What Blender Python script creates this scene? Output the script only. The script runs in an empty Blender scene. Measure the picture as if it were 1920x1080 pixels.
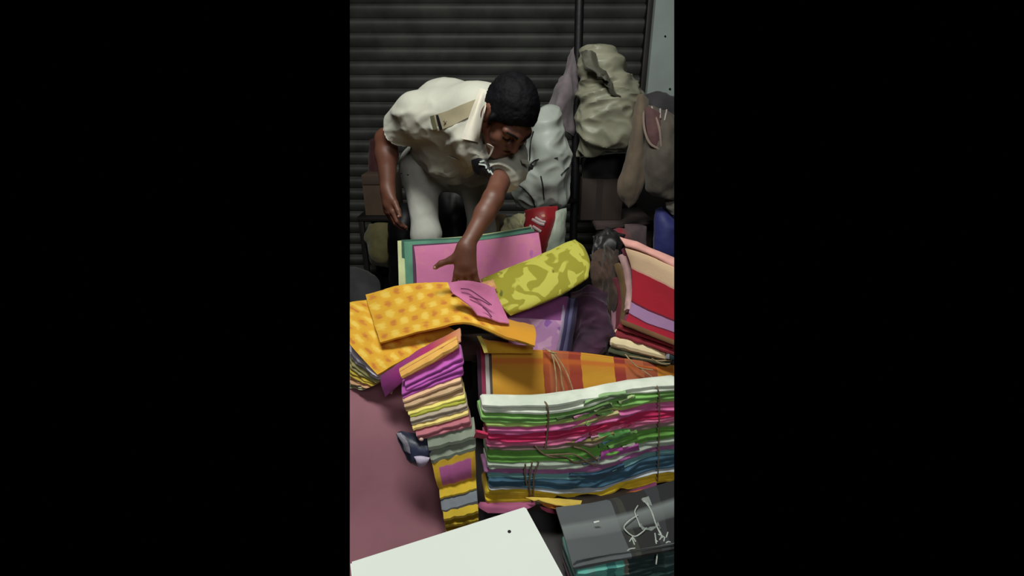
import bpy, bmesh, math, random
import numpy as np
from mathutils import Vector, Matrix, noise
from mathutils.bvhtree import BVHTree

random.seed(7)
SC = bpy.context.scene
COL = SC.collection
R = math.radians

# ------------------------------------------------------------------ camera, world, lights, exposure
S = 1.15                       # metres per layout unit
HC = 1.05                      # camera height in layout units
TH = R(22)                     # downward pitch
F = 935.0                      # focal length in pixels of a 1920 wide frame
CT, ST = math.cos(TH), math.sin(TH)
CAM = Vector((0, 0, HC * S))
cam_data = bpy.data.cameras.new('camera')
cam_data.sensor_fit = 'HORIZONTAL'
cam_data.sensor_width = 36.0
cam_data.lens = F / 1920 * 36
cam_data.clip_start = 0.02
cam = bpy.data.objects.new('camera', cam_data)
COL.objects.link(cam)
cam.location = CAM
cam.rotation_euler = (R(90) - TH, 0, 0)
SC.camera = cam

world = bpy.data.worlds.new('night')
SC.world = world
world.use_nodes = True
world.node_tree.nodes['Background'].inputs[0].default_value = (0, 0, 0, 1)
world.node_tree.nodes['Background'].inputs[1].default_value = 0.0


def area_light(name, loc, target, size, energy, color):
    ld = bpy.data.lights.new(name, 'AREA')
    ld.shape = 'RECTANGLE'
    ld.size, ld.size_y = size
    ld.energy = energy
    ld.color = color
    o = bpy.data.objects.new(name, ld)
    COL.objects.link(o)
    o.location = loc
    o.rotation_euler = (Vector(target) - Vector(loc)).to_track_quat('-Z', 'Y').to_euler()
    return o


area_light('stall_lamp', (-0.25, 0.75, 2.55), (0.05, 1.35, 0.3), (0.9, 0.35), 40, (0.96, 1.0, 0.93))
area_light('front_fill_light', (0.5, -1.6, 2.6), (0.0, 1.6, 0.5), (0.8, 0.8), 22, (0.98, 1.0, 0.96))  # unseen fill light, added behind the camera to lift the fronts
SC.view_settings.view_transform = 'Standard'
SC.view_settings.look = 'None'
SC.view_settings.gamma = 1.0
SC.view_settings.use_curve_mapping = False
SC.view_settings.exposure = 0.0


# ------------------------------------------------------------------ layout helpers
def at(px, py, Y):
    """Point at forward distance Y (layout units) seen at the given place of the 1920x1080 frame."""
    u = (px - 960) / F
    v = (540 - py) / F
    ry = CT + v * ST
    rz = -ST + v * CT
    t = Y / ry
    return Vector((u * t, Y, HC + rz * t)) * S


def on_z(px, py, z):
    u = (px - 960) / F
    v = (540 - py) / F
    rz = -ST + v * CT
    t = (z - HC) / rz
    return Vector((u * t, (CT + v * ST) * t, z)) * S


def lin(c):
    c = c / 255.0
    return c / 12.92 if c <= 0.04045 else ((c + 0.055) / 1.055) ** 2.4


def rgb(r, g, b, k=1.0):
    return (min(lin(r) * k, 0.95), min(lin(g) * k, 0.95), min(lin(b) * k, 0.95), 1)


# ------------------------------------------------------------------ materials
class NT:
    def __init__(self, name):
        self.m = bpy.data.materials.new(name)
        self.m.use_nodes = True
        self.t = self.m.node_tree
        self.b = self.t.nodes['Principled BSDF']

    def n(self, typ, **kw):
        nd = self.t.nodes.new(typ)
        for k, v in kw.items():
            setattr(nd, k, v)
        return nd

    def l(self, a, b):
        self.t.links.new(a, b)

    def math(self, op, a, b=None, c=None):
        nd = self.n('ShaderNodeMath', operation=op)
        for i, x in enumerate((a, b, c)):
            if x is None:
                continue
            if isinstance(x, (int, float)):
                nd.inputs[i].default_value = x
            else:
                self.l(x, nd.inputs[i])
        return nd.outputs[0]

    def uv(self):
        u = self.n('ShaderNodeUVMap')
        s = self.n('ShaderNodeSeparateXYZ')
        self.l(u.outputs[0], s.inputs[0])
        return u.outputs[0], s.outputs[0], s.outputs[1]

    def mix(self, f, a, b):
        nd = self.n('ShaderNodeMix', data_type='RGBA')
        for sock, x in ((nd.inputs[0], f), (nd.inputs[6], a), (nd.inputs[7], b)):
            if isinstance(x, (int, float, tuple)):
                sock.default_value = x
            else:
                self.l(x, sock)
        return nd.outputs[2]

    def noise(self, scale, detail=3, vec=None, rough=0.5, dist=0.0):
        nd = self.n('ShaderNodeTexNoise')
        nd.inputs['Scale'].default_value = scale
        nd.inputs['Detail'].default_value = detail
        nd.inputs['Roughness'].default_value = rough
        nd.inputs['Distortion'].default_value = dist
        if vec is None:
            tc = self.n('ShaderNodeTexCoord')
            vec = tc.outputs['Object']
        self.l(vec, nd.inputs['Vector'])
        return nd.outputs[0]

    def ramp(self, f, stops, interp='LINEAR'):
        nd = self.n('ShaderNodeValToRGB')
        cr = nd.color_ramp
        cr.interpolation = interp
        while len(cr.elements) < len(stops):
            cr.elements.new(0.5)
        for e, (p, c) in zip(cr.elements, stops):
            e.position = p
            e.color = c if len(c) == 4 else (*c, 1)
        self.l(f, nd.inputs[0])
        return nd.outputs[0]

    def bump(self, h, strength=0.3, dist=0.004):
        nd = self.n('ShaderNodeBump')
        nd.inputs['Strength'].default_value = strength
        nd.inputs['Distance'].default_value = dist
        self.l(h, nd.inputs['Height'])
        self.l(nd.outputs[0], self.b.inputs['Normal'])


def fabric(name, c, k=1.0, var=0.18, rough=0.85, sheen=0.15, bump=0.25):
    t = NT(name)
    col = rgb(*c, k)
    n1 = t.noise(14, 4)
    dark = tuple(x * (1 - var) for x in col[:3]) + (1,)
    lite = tuple(min(x * (1 + var), .95) for x in col[:3]) + (1,)
    t.l(t.ramp(n1, [(0.35, dark), (0.65, lite)]), t.b.inputs['Base Color'])
    t.b.inputs['Roughness'].default_value = rough
    t.b.inputs['Sheen Weight'].default_value = sheen
    n2 = t.noise(260, 2)
    n3 = t.noise(30, 3)
    t.bump(t.math('ADD', t.math('MULTIPLY', n2, 0.25), n3), bump, 0.004)
    return t.m


def dull(m, spec):
    m.node_tree.nodes['Principled BSDF'].inputs['Specular IOR Level'].default_value = spec
    return m


def plain(name, c, k=1.0, rough=0.6, metal=0.0, var=0.1, scale=8, bump=0.1):
    t = NT(name)
    col = rgb(*c, k)
    n1 = t.noise(scale, 5)
    dark = tuple(x * (1 - var) for x in col[:3]) + (1,)
    lite = tuple(min(x * (1 + var), .95) for x in col[:3]) + (1,)
    t.l(t.ramp(n1, [(0.35, dark), (0.65, lite)]), t.b.inputs['Base Color'])
    t.b.inputs['Roughness'].default_value = rough
    t.b.inputs['Metallic'].default_value = metal
    if bump:
        t.bump(t.noise(scale * 6, 3), bump, 0.003)
    return t.m


def finish_fabric(t, rough=0.8, sheen=0.15, bump=0.25):
    t.b.inputs['Roughness'].default_value = rough
    t.b.inputs['Sheen Weight'].default_value = sheen
    t.bump(t.math('ADD', t.math('MULTIPLY', t.noise(260, 2), 0.25), t.noise(30, 3)), bump, 0.004)
    return t.m


def block_print(name, nu=16, nv=5.0):
    t = NT(name)
    vec, u, v = t.uv()
    a = t.math('SINE', t.math('MULTIPLY', u, nu * math.pi))
    b = t.math('SINE', t.math('MULTIPLY', v, nv * math.pi))
    p = t.math('MULTIPLY', a, b)
    jit = t.math('MULTIPLY', t.math('SUBTRACT', t.noise(22, 3, vec), 0.5), 1.7)
    p = t.math('ADD', p, jit)
    col = t.ramp(t.math('MULTIPLY_ADD', p, 0.5, 0.5), [
        (0.0, rgb(246, 206, 92)), (0.22, rgb(242, 196, 72)), (0.38, rgb(232, 174, 44)), (0.74, rgb(230, 168, 40)),
        (0.86, rgb(218, 146, 42)), (1.0, rgb(206, 126, 44))])
    g = t.ramp(u, [(0.0, (1, 1, 1, 1)), (0.70, (1, 1, 1, 1)), (0.80, (0, 0, 0, 1)), (1, (0, 0, 0, 1))])
    t.l(t.mix(g, rgb(218, 150, 32), col), t.b.inputs['Base Color'])
    return finish_fabric(t)


def blotch(name, ground, motif, dark, scale, thr, vec_scale=(1, 1, 1), detail=1.0, dist=1.2, dthr=0.73):
    t = NT(name)
    vec, u, v = t.uv()
    mp = t.n('ShaderNodeMapping')
    mp.inputs['Scale'].default_value = vec_scale
    t.l(vec, mp.inputs[0])
    n = t.noise(scale, detail, mp.outputs[0], 0.45, dist)
    c1 = t.ramp(n, [(thr - 0.02, rgb(*ground)), (thr + 0.02, rgb(*motif))])
    n2 = t.noise(scale * 1.1, 1, mp.outputs[0], 0.5, 0.4)
    nd = t.n('ShaderNodeMapping')
    nd.inputs['Location'].default_value = (7.3, 2.1, 4)
    t.l(mp.outputs[0], nd.inputs[0])
    n2 = t.noise(scale * 1.3, 1, nd.outputs[0], 0.5, 0.4)
    f = t.ramp(n2, [(dthr, (0, 0, 0, 1)), (dthr + 0.03, (1, 1, 1, 1))])
    t.l(t.mix(f, c1, rgb(*dark)), t.b.inputs['Base Color'])
    return finish_fabric(t)


def striped(name, stops, axis='u', cross=None, interp='CONSTANT'):
    """Woven stripes along u or v of the cloth; cross = faint bands the other way."""
    t = NT(name)
    vec, u, v = t.uv()
    f = u if axis == 'u' else v
    o = v if axis == 'u' else u
    wob = t.math('MULTIPLY', t.math('SUBTRACT', t.noise(5, 2, vec), 0.5), 0.015)
    col = t.ramp(t.math('ADD', f, wob), [(p, rgb(*c)) for p, c in stops], interp)
    if cross:
        cf = t.ramp(o, [(p, (x, x, x, 1)) for p, x in cross[1]], 'LINEAR')
        col = t.mix(cf, col, rgb(*cross[0]))
    t.l(col, t.b.inputs['Base Color'])
    return finish_fabric(t)


# ------------------------------------------------------------------ object helpers
KF = 304.0 / F
FWD = Vector((0, CT, -ST))
PLANES = [(Vector((-1, 0, 0)) - KF * FWD), (Vector((1, 0, 0)) - KF * FWD)]   # the photographed slice of the street


def obj(name, vf, mat, parent=None, trim=False, sharp=40, label=None, cat=None, group=None, kind=None):
    """One mesh object from world-space (verts, faces[, uvs])."""
    verts, faces = vf[0], vf[1]
    uvs = vf[2] if len(vf) > 2 else None
    bm = bmesh.new()
    lay = bm.loops.layers.uv.new('UVMap') if uvs is not None else None
    bv = [bm.verts.new(v) for v in verts]
    for f in faces:
        try:
            bf = bm.faces.new([bv[i] for i in f])
        except ValueError:
            continue
        if lay:
            for lp, i in zip(bf.loops, f):
                lp[lay].uv = uvs[i]
    if trim:
        for n in PLANES:
            g = bm.verts[:] + bm.edges[:] + bm.faces[:]
            res = bmesh.ops.bisect_plane(bm, geom=g, plane_co=CAM, plane_no=n, clear_outer=True)
            ed = [e for e in res['geom_cut'] if isinstance(e, bmesh.types.BMEdge)]
            if ed:
                try:
                    bmesh.ops.edgeloop_fill(bm, edges=ed)
                except RuntimeError:
                    pass
    for f in bm.faces:
        f.smooth = True
    bmesh.ops.recalc_face_normals(bm, faces=bm.faces)
    if parent is not None:
        org = parent.matrix_world.translation.copy()
        p = parent
        org = Vector((0, 0, 0))
        while p is not None:
            org += p.location
            p = p.parent
    else:
        vs = [v.co for v in bm.verts]
        mn = Vector((min(v.x for v in vs), min(v.y for v in vs), min(v.z for v in vs)))
        mx = Vector((max(v.x for v in vs), max(v.y for v in vs), max(v.z for v in vs)))
        org = Vector(((mn.x + mx.x) / 2, (mn.y + mx.y) / 2, mn.z))
    bmesh.ops.translate(bm, verts=bm.verts, vec=-org)
    me = bpy.data.meshes.new(name)
    bm.to_mesh(me)
    bm.free()
    me.set_sharp_from_angle(angle=R(sharp))
    me.materials.append(mat)
    o = bpy.data.objects.new(name, me)
    COL.objects.link(o)
    if parent is not None:
        o.parent = parent
    else:
        o.location = org
    tag(o, label, cat, group, kind)
    return o


def tag(o, label=None, cat=None, group=None, kind=None):
    for k, v in (('label', label), ('category', cat), ('group', group), ('kind', kind)):
        if v:
            o[k] = v
    return o


def thing(name, loc, label=None, cat=None, group=None, kind=None):
    o = bpy.data.objects.new(name, None)
    o.empty_display_size = 0.05
    o.location = loc
    COL.objects.link(o)
    return tag(o, label, cat, group, kind)


def join(*vfs):
    V, Fc, U = [], [], []
    hasuv = all(len(x) > 2 for x in vfs)
    for x in vfs:
        o = len(V)
        V += list(x[0])
        Fc += [[i + o for i in f] for f in x[1]]
        if hasuv:
            U += list(x[2])
    return (V, Fc, U) if hasuv else (V, Fc)


def box(lo, hi, bev=0.004):
    bm = bmesh.new()
    bmesh.ops.create_cube(bm, size=1)
    lo, hi = Vector(lo), Vector(hi)
    for v in bm.verts:
        v.co = Vector([lo[i] + (v.co[i] + .5) * (hi[i] - lo[i]) for i in range(3)])
    if bev:
        bmesh.ops.bevel(bm, geom=bm.edges[:], offset=bev, segments=2, affect='EDGES', profile=0.6)
    bm.verts.index_update()
    r = ([v.co.copy() for v in bm.verts], [[v.index for v in f.verts] for f in bm.faces])
    bm.free()
    return r


def prism(poly, z0, z1, bev=0.003):
    """Vertical prism over a ground polygon (world x, y)."""
    bm = bmesh.new()
    vs = [bm.verts.new((p[0], p[1], z0)) for p in poly]
    f = bm.faces.new(vs)
    ex = bmesh.ops.extrude_face_region(bm, geom=[f])
    for v in ex['geom']:
        if isinstance(v, bmesh.types.BMVert):
            v.co.z = z1
    if bev:
        bmesh.ops.bevel(bm, geom=bm.edges[:], offset=bev, segments=2, affect='EDGES')
    bm.verts.index_update()
    r = ([v.co.copy() for v in bm.verts], [[v.index for v in f.verts] for f in bm.faces])
    bm.free()
    return r


def cat(p, t):
    """Catmull-Rom through list p at t in 0..1 (numpy arrays or floats)."""
    n = len(p)
    if n == 1:
        return p[0]
    x = t * (n - 1)
    i = min(int(x), n - 2)
    f = x - i
    p1, p2 = p[i], p[i + 1]
    p0 = p[i - 1] if i > 0 else p1 * 2 - p2
    p3 = p[i + 2] if i + 2 < n else p2 * 2 - p1
    return 0.5 * ((2 * p1) + (p2 - p0) * f + (2 * p0 - 5 * p1 + 4 * p2 - p3) * f * f + (3 * p1 - p0 - 3 * p2 + p3) * f ** 3)


def lerpl(p, t):
    n = len(p)
    x = t * (n - 1)
    i = min(int(x), n - 2)
    return p[i] + (p[i + 1] - p[i]) * (x - i)


def tube(pts, r, seg=8, step=0.012, r1=None):
    pts = [Vector(p) for p in pts]
    ln = sum((b - a).length for a, b in zip(pts, pts[1:]))
    n = max(6, int(ln / step))
    path = [cat(pts, i / n) for i in range(n + 1)]
    V, Fc = [], []
    up = Vector((0.3, 0.2, 0.9))
    for i, p in enumerate(path):
        d = (path[min(i + 1, n)] - path[max(i - 1, 0)]).normalized()
        a = d.cross(up)
        if a.length < 1e-3:
            a = d.cross(Vector((1, 0, 0)))
        a.normalize()
        b = d.cross(a)
        rr = r if r1 is None else r + (r1 - r) * i / n
        for k in range(seg):
            an = 2 * math.pi * k / seg
            V.append(p + a * math.cos(an) * rr + b * math.sin(an) * rr)
    for i in range(n):
        for k in range(seg):
            Fc.append([i * seg + k, i * seg + (k + 1) % seg, (i + 1) * seg + (k + 1) % seg, (i + 1) * seg + k])
    Fc.append(list(range(seg))[::-1])
    Fc.append([n * seg + k for k in range(seg)])
    return V, Fc


def fbm(p, f, o=3):
    return noise.fractal(p * f, 0.8, 2.1, o)


def patch(ctrl, N=24, M=18, th=0.006, bf=0.0, bb=0.0, wr=0.0, wf=9.0, ridge=False, seed=0, stretch=(1, 1, 1), shift=None, edge=0.0, smooth=True):
    """A thick sheet (bf/bb puff its front/back out) through a grid of (px, py, Y) control points; rows run top to bottom."""
    rows = [[at(*c) if not isinstance(c, Vector) else c for c in r] for r in ctrl]
    ip = cat if smooth else lerpl
    G = []
    for j in range(M + 1):
        v = j / M
        G.append([])
        for i in range(N + 1):
            u = i / N
            G[j].append(ip([ip(r, u) for r in rows], v))
    nr = [[None] * (N + 1) for _ in range(M + 1)]
    tot = 0
    for j in range(M + 1):
        for i in range(N + 1):
            du = G[j][min(i + 1, N)] - G[j][max(i - 1, 0)]
            dv = G[min(j + 1, M)][i] - G[max(j - 1, 0)][i]
            n = du.cross(dv)
            n = n.normalized() if n.length > 1e-12 else Vector((0, -1, 0))
            nr[j][i] = n
            tot += n.dot(CAM - G[j][i])
    sg = 1 if tot > 0 else -1
    off = Vector((seed * 3.17, seed * 1.3, seed * 7.7))
    V, U = [], []
    W = N + 1
    for side in (0, 1):
        for j in range(M + 1):
            for i in range(N + 1):
                u, v = i / N, j / M
                n = nr[j][i] * sg
                pr = (16 * u * (1 - u) * v * (1 - v)) ** 0.4
                p = G[j][i].copy()
                if edge:
                    e = fbm(p + off, 16, 2) * edge
                    if i in (0, N):
                        p += (G[j][min(i + 1, N)] - G[j][max(i - 1, 0)]).normalized() * e
                    if j in (0, M):
                        p += (G[min(j + 1, M)][i] - G[max(j - 1, 0)][i]).normalized() * e
                w = 0
                if wr:
                    q = Vector((p.x * stretch[0], p.y * stretch[1], p.z * stretch[2])) + off
                    if ridge == 'crumple':
                        q2 = q + Vector((noise.noise(q * wf * .5), noise.noise(q * wf * .5 + Vector((9, 0, 0))), noise.noise(q * wf * .5 + Vector((0, 9, 0))))) * (0.5 / wf)
                        w = (abs(noise.noise(q2 * wf)) + 0.55 * abs(noise.noise(q2 * wf * 2.1)) + 0.28 * abs(noise.noise(q2 * wf * 4.3)) - 0.35) * -wr
                    elif ridge:
                        w = (noise.ridged_multi_fractal(q * wf, 0.9, 2.0, 3, 0.9, 1.8) - 1.0) * wr
                    else:
                        w = fbm(q, wf, 4) * wr
                if side == 0:
                    p += n * (bf * pr + w)
                else:
                    border = 0.55 if (i in (0, N) or j in (0, M)) else 1.0
                    p -= n * (th * border + bb * pr - w)
                if shift is not None:
                    p = p + shift
                V.append(p)
                U.append((u, v))
    Fc = []
    B = W * (M + 1)
    for j in range(M):
        for i in range(N):
            a = j * W + i
            Fc.append([a, a + 1, a + W + 1, a + W])
            Fc.append([B + a + W, B + a + W + 1, B + a + 1, B + a])
    for i in range(N):
        Fc.append([i, B + i, B + i + 1, i + 1])
        a = M * W + i
        Fc.append([a, a + 1, B + a + 1, B + a])
    for j in range(M):
        a = j * W
        Fc.append([a, a + W, B + a + W, B + a])
        a = j * W + N
        Fc.append([a, B + a, B + a + W, a + W])
    return V, Fc, U


def layer(top, bot, Y, back, depth, sheets=2, seed=0, amp=0.004, N=30, dip=0.0, crown=0.004, bulge=0.006, mess=0.0):
    """A folded cloth lying in a pile: its front shows between two lines of (px, py); Y is a number or a list along the line; sheets = visible folds."""
    back = Vector(back).normalized()
    tp = [Vector((a[0], a[1], 0)) for a in top]
    bt = [Vector((a[0], a[1], 0)) for a in bot]
    Ys = Y if isinstance(Y, (list, tuple)) else [Y, Y]
    V, U, rings = [], [], []
    us = [0.0, 0.012] + [i / N for i in range(1, N)] + [0.988, 1.0]
    dep = []
    rnd = random.Random(seed)
    ph = [(rnd.uniform(0, 50), rnd.uniform(-1, 1) * amp * 0.7) for _ in range(sheets)]
    for ui, u in enumerate(us):
        a = cat(tp, u)
        b = cat(bt, u)
        yv = lerpl([float(q) for q in Ys], u)
        Pt, Pb = at(a.x, a.y, yv), at(b.x, b.y, yv)
        H = Pt - Pb
        ms = 1 + mess * math.exp(-((u - 0.62) / 0.16) ** 2)
        H = H * (1 - 0.10 * (ms - 1) * (0.5 + 0.5 * noise.noise(Vector((u * 14, seed, 0)))))
        Pb = Pb + Vector((0, 0, (ms - 1) * 0.003 * noise.noise(Vector((u * 11, seed * 1.3, 5)))))
        endf = 0.0 if ui in (0, len(us) - 1) else 1.0
        bl = bulge * (0.3 + 0.7 * endf)
        sec = [(depth, 0.12, 1.35), (depth * 0.97, 0.0, 1.32), (depth * 0.5, 0.0, 1.15), (0.006, 0.0, 1.0)]
        hs = 1.0 / sheets
        for k in range(sheets):
            of = fbm(Vector((u * 6 + ph[k][0], k * 1.7, seed)), 1.0, 3) * amp * 1.6 * ms + ph[k][1]
            z0 = k * hs
            sec += [(0.004 - bl * 0.35 + of, z0 + 0.16 * hs, 1.0), (-bl + of, z0 + 0.36 * hs, 1.0), (-bl + of, z0 + 0.64 * hs, 1.0), (0.004 - bl * 0.35 + of, z0 + 0.84 * hs, 1.0)]
            if k < sheets - 1:
                sec.append((0.010 + of * 0.5, z0 + hs, 1.0))
        sec += [(0.008, 1.0, 1.0), (depth * 0.25, 1.0, 0.25), (depth * 0.5, 1.0, 0.1), (depth * 0.97, 1.0, 0.1), (depth, 0.88, 0.08)]
        ring = []
        for (dd, hh, vv) in sec:
            if not endf:
                hh = 0.5 + (hh - 0.5) * 0.72
            q = Pb + H * hh + back * dd
            if hh > 0.85 and dd > 0.01:
                q = q + Vector((0, 0, crown * math.sin(math.pi * min(dd / depth, 1)) + fbm(q, 14, 2) * 0.002))
            ring.append(len(V))
            V.append(q)
            U.append((u, vv if dd > 0.02 or hh in (0.0,) else 1 - hh * 0.98))
        rings.append(ring)
    Fc = []
    n = len(rings[0])
    for a, b in zip(rings, rings[1:]):
        for k in range(n):
            Fc.append([a[k], b[k], b[(k + 1) % n], a[(k + 1) % n]])
    Fc.append(rings[0][:])
    Fc.append(rings[-1][::-1])
    return V, Fc, U


# ------------------------------------------------------------------ distance-field bodies
class Field:
    def __init__(self, lo, hi, res):
        self.lo, self.res = np.array(lo, float), res
        self.n = np.ceil((np.array(hi) - self.lo) / res).astype(int) + 1
        self.a = np.full(self.n, 1.0, np.float32)

    def _sub(self, lo, hi, pad):
        i0 = np.maximum(np.floor((np.array(lo) - pad - self.lo) / self.res).astype(int), 0)
        i1 = np.minimum(np.ceil((np.array(hi) + pad - self.lo) / self.res).astype(int) + 1, self.n)
        ax = [self.lo[i] + self.res * np.arange(i0[i], i1[i]) for i in range(3)]
        X = np.meshgrid(*ax, indexing='ij')
        return tuple(slice(i0[i], i1[i]) for i in range(3)), np.stack(X, -1).astype(np.float32)

    def _put(self, sl, d, k, op):
        c = self.a[sl]
        d = d.astype(np.float32)
        if op == 'add':
            h = np.maximum(k - np.abs(c - d), 0) / k
            self.a[sl] = np.minimum(c, d) - h * h * k * 0.25
        else:
            h = np.maximum(k - np.abs(-c - d), 0) / k
            self.a[sl] = -(np.minimum(-c, d) - h * h * k * 0.25)

    def cap(self, a, b, ra, rb=None, k=0.02, op='add', cut=None, flat=None):
        a, b = np.array(a, float), np.array(b, float)
        rb = ra if rb is None else rb
        rm = max(ra, rb)
        sl, P = self._sub(np.minimum(a, b) - rm, np.maximum(a, b) + rm, k + 3 * self.res)
        ab = b - a
        t = np.clip(((P - a) @ ab) / max(ab @ ab, 1e-9), 0, 1)
        q = P - a - t[..., None] * ab
        if flat is not None:
            n, s = np.array(flat[0], float), flat[1]
            n = n / np.linalg.norm(n)
            q = q + (q @ n)[..., None] * n * (1 / s - 1)
        d = np.sqrt((q * q).sum(-1)) - (ra + t * (rb - ra))
        if cut is not None:
            cn = np.array(cut[1], float)
            cn = cn / np.linalg.norm(cn)
            d = np.maximum(d, (P - np.array(cut[0])) @ cn)
        self._put(sl, d, k, op)

    def ell(self, c, M, r, k=0.02, op='add', cut=None):
        c, r = np.array(c, float), np.array(r, float)
        A = np.array(M, float)              # columns are axes
        rm = r.max()
        sl, P = self._sub(c - rm, c + rm, k + 3 * self.res)
        q = (P - c) @ A
        k0 = np.sqrt(((q / r) ** 2).sum(-1))
        k1 = np.sqrt(((q / (r * r)) ** 2).sum(-1)) + 1e-9
        d = k0 * (k0 - 1) / k1
        if cut is not None:
            for pt, nn in cut:
                nn = np.array(nn, float)
                nn = nn / np.linalg.norm(nn)
                d = np.maximum(d, (P - np.array(pt)) @ nn)
        self._put(sl, d, k, op)

    def mesh(self):
        a, res, lo = self.a, self.res, self.lo
        s = a < 0
        c = np.zeros(np.array(s.shape) - 1, np.int8)
        for i in (0, 1):
            for j in (0, 1):
                for k in (0, 1):
                    c += s[i:s.shape[0] - 1 + i, j:s.shape[1] - 1 + j, k:s.shape[2] - 1 + k]
        act = np.argwhere((c > 0) & (c < 8))
        idx = np.full(c.shape, -1, np.int32)
        idx[tuple(act.T)] = np.arange(len(act))
        pos = np.zeros((len(act), 3))
        cnt = np.zeros(len(act))
        for ax in range(3):
            for o1 in (0, 1):
                for o2 in (0, 1):
                    oa = np.zeros(3, int)
                    oo = [x for x in range(3) if x != ax]
                    oa[oo[0]], oa[oo[1]] = o1, o2
                    ob = oa.copy()
                    ob[ax] = 1
                    va = a[tuple((act + oa).T)]
                    vb = a[tuple((act + ob).T)]
                    m = (va < 0) != (vb < 0)
                    t = np.where(m, va / np.where(m, va - vb, 1), 0)
                    p = act + oa + t[:, None] * (ob - oa)
                    pos += np.where(m[:, None], p, 0)
                    cnt += m
        pos = lo + res * pos / cnt[:, None]
        faces = []
        for ax in range(3):
            sl0 = [slice(None)] * 3
            sl1 = [slice(None)] * 3
            sl0[ax] = slice(0, -1)
            sl1[ax] = slice(1, None)
            e = np.argwhere(s[tuple(sl0)] != s[tuple(sl1)])
            o1, o2 = [x for x in range(3) if x != ax]
            ok = (e[:, o1] > 0) & (e[:, o2] > 0) & (e[:, o1] < c.shape[o1]) & (e[:, o2] < c.shape[o2])
            e = e[ok]
            fl = s[tuple(e.T)]
            q = []
            for (d1, d2) in ((-1, -1), (0, -1), (0, 0), (-1, 0)):
                g = e.copy()
                g[:, o1] += d1
                g[:, o2] += d2
                q.append(idx[tuple(g.T)])
            q = np.stack(q, 1)
            flip = fl if ax != 1 else ~fl
            q[~flip] = q[~flip][:, ::-1]
            faces.append(q)
        faces = np.concatenate(faces)
        return [Vector(p) for p in pos], faces.tolist()


def displace(vf, fn):
    """Move every vertex along its normal by fn(point, normal)."""
    me = bpy.data.meshes.new('tmp')
    me.from_pydata(vf[0], [], vf[1])
    me.update()
    bm = bmesh.new()
    bm.from_mesh(me)
    bmesh.ops.recalc_face_normals(bm, faces=bm.faces)
    bm.normal_update()
    out = [v.co + v.normal * fn(v.co, v.normal) for v in bm.verts]
    bm.free()
    bpy.data.meshes.remove(me)
    return out, vf[1]


def bvh_of(vf):
    return BVHTree.FromPolygons([tuple(v) for v in vf[0]], vf[1])


def snap(bvh, px, py, off=0.004):
    """Where the garment's surface lies at this place, lifted by off towards the viewer."""
    d = (at(px, py, 1.0) - CAM).normalized()
    h = bvh.ray_cast(CAM, d)
    if h[0] is None:
        return None
    return h[0] - d * off


def snap_patch(bvh, ctrl, N=10, M=6, th=0.003, off=0.004):
    """A strip that lies on a garment: control points (px, py) are dropped onto it."""
    rows = []
    for r in ctrl:
        rows.append([])
        for c in r:
            p = snap(bvh, c[0], c[1], off)
            rows[-1].append(p)
    flat = [p for r in rows for p in r if p is not None]
    for r in rows:
        for i, p in enumerate(r):
            if p is None:
                r[i] = flat[0] if i == 0 else (r[i - 1] or flat[0])
    return patch(rows, N, M, th)


def blob(c, rx, ry, rz, seed=0, amp=0.02, freq=8, n=28, sq=1.0, flat_z=None):
    """Crumpled soft bag: a rounded, noise-folded body about world point c."""
    c = Vector(c)
    V, Fc = [], []
    m = n // 2
    off = Vector((seed * 5.1, seed * 2.3, seed))
    for j in range(m + 1):
        ph = math.pi * j / m
        for i in range(n):
            a = 2 * math.pi * i / n
            d = Vector((math.sin(ph) * math.cos(a), math.sin(ph) * math.sin(a), math.cos(ph)))
            e = Vector([math.copysign(abs(x) ** sq, x) for x in d])
            p = Vector((e.x * rx, e.y * ry, e.z * rz))
            w = (noise.ridged_multi_fractal((p + off) * freq, 0.9, 2.0, 3, 0.9, 1.8) - 1.0) * amp
            p = c + p + d * w
            if flat_z is not None and p.z < flat_z:
                p.z = flat_z
            V.append(p)
    for j in range(m):
        for i in range(n):
            Fc.append([j * n + i, j * n + (i + 1) % n, (j + 1) * n + (i + 1) % n, (j + 1) * n + i])
    return V, Fc


# ------------------------------------------------------------------ materials in use
M_FLOOR = plain('concrete_floor', (74, 70, 72), 0.8, 0.8, 0, 0.25, 5, 0.3)
M_SHUT = plain('shutter_paint', (66, 66, 63), 1.0, 0.62, 0.0, 0.3, 6, 0.15)
M_DARK = plain('dark_steel', (34, 30, 30), 1.0, 0.5, 0.4, 0.25, 9)
M_WALL = plain('pale_plaster', (160, 169, 167), 1.0, 0.85, 0, 0.06, 6, 0.2)
M_WOOD = plain('dark_wood', (58, 42, 34), 0.7, 0.7, 0, 0.3, 9, 0.2)
M_BLACK = plain('black_plastic', (16, 14, 18), 1.0, 0.5, 0, 0.3, 9, 0.2)
M_WHITE = plain('white_laminate', (236, 240, 234), 0.92, 0.35, 0, 0.02, 3, 0.02)
M_MAUVE = fabric('mauve_cloth', (150, 99, 111), 1.0, 0.04, 0.8, 0.2, 0.12)
M_TWINE = plain('jute_twine', (176, 150, 112), 1.0, 0.9, 0, 0.2, 60, 0.4)
M_TWINE_D = plain('brown_twine', (112, 92, 72), 1.0, 0.9, 0, 0.2, 60, 0.4)
M_STRING = plain('grey_string', (190, 196, 190), 1.0, 0.8, 0, 0.15, 60, 0.3)
M_SKIN = plain('brown_skin', (106, 66, 52), 1.0, 0.5, 0, 0.12, 14, 0.08)
M_HAIR = plain('black_hair', (12, 10, 14), 1.0, 0.7, 0, 0.3, 40, 0.3)
dull(M_HAIR, 0.12)
M_KHAKI = fabric('beige_uniform', (190, 187, 174), 1.0, 0.04, 0.85, 0.15, 0.2)
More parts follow.
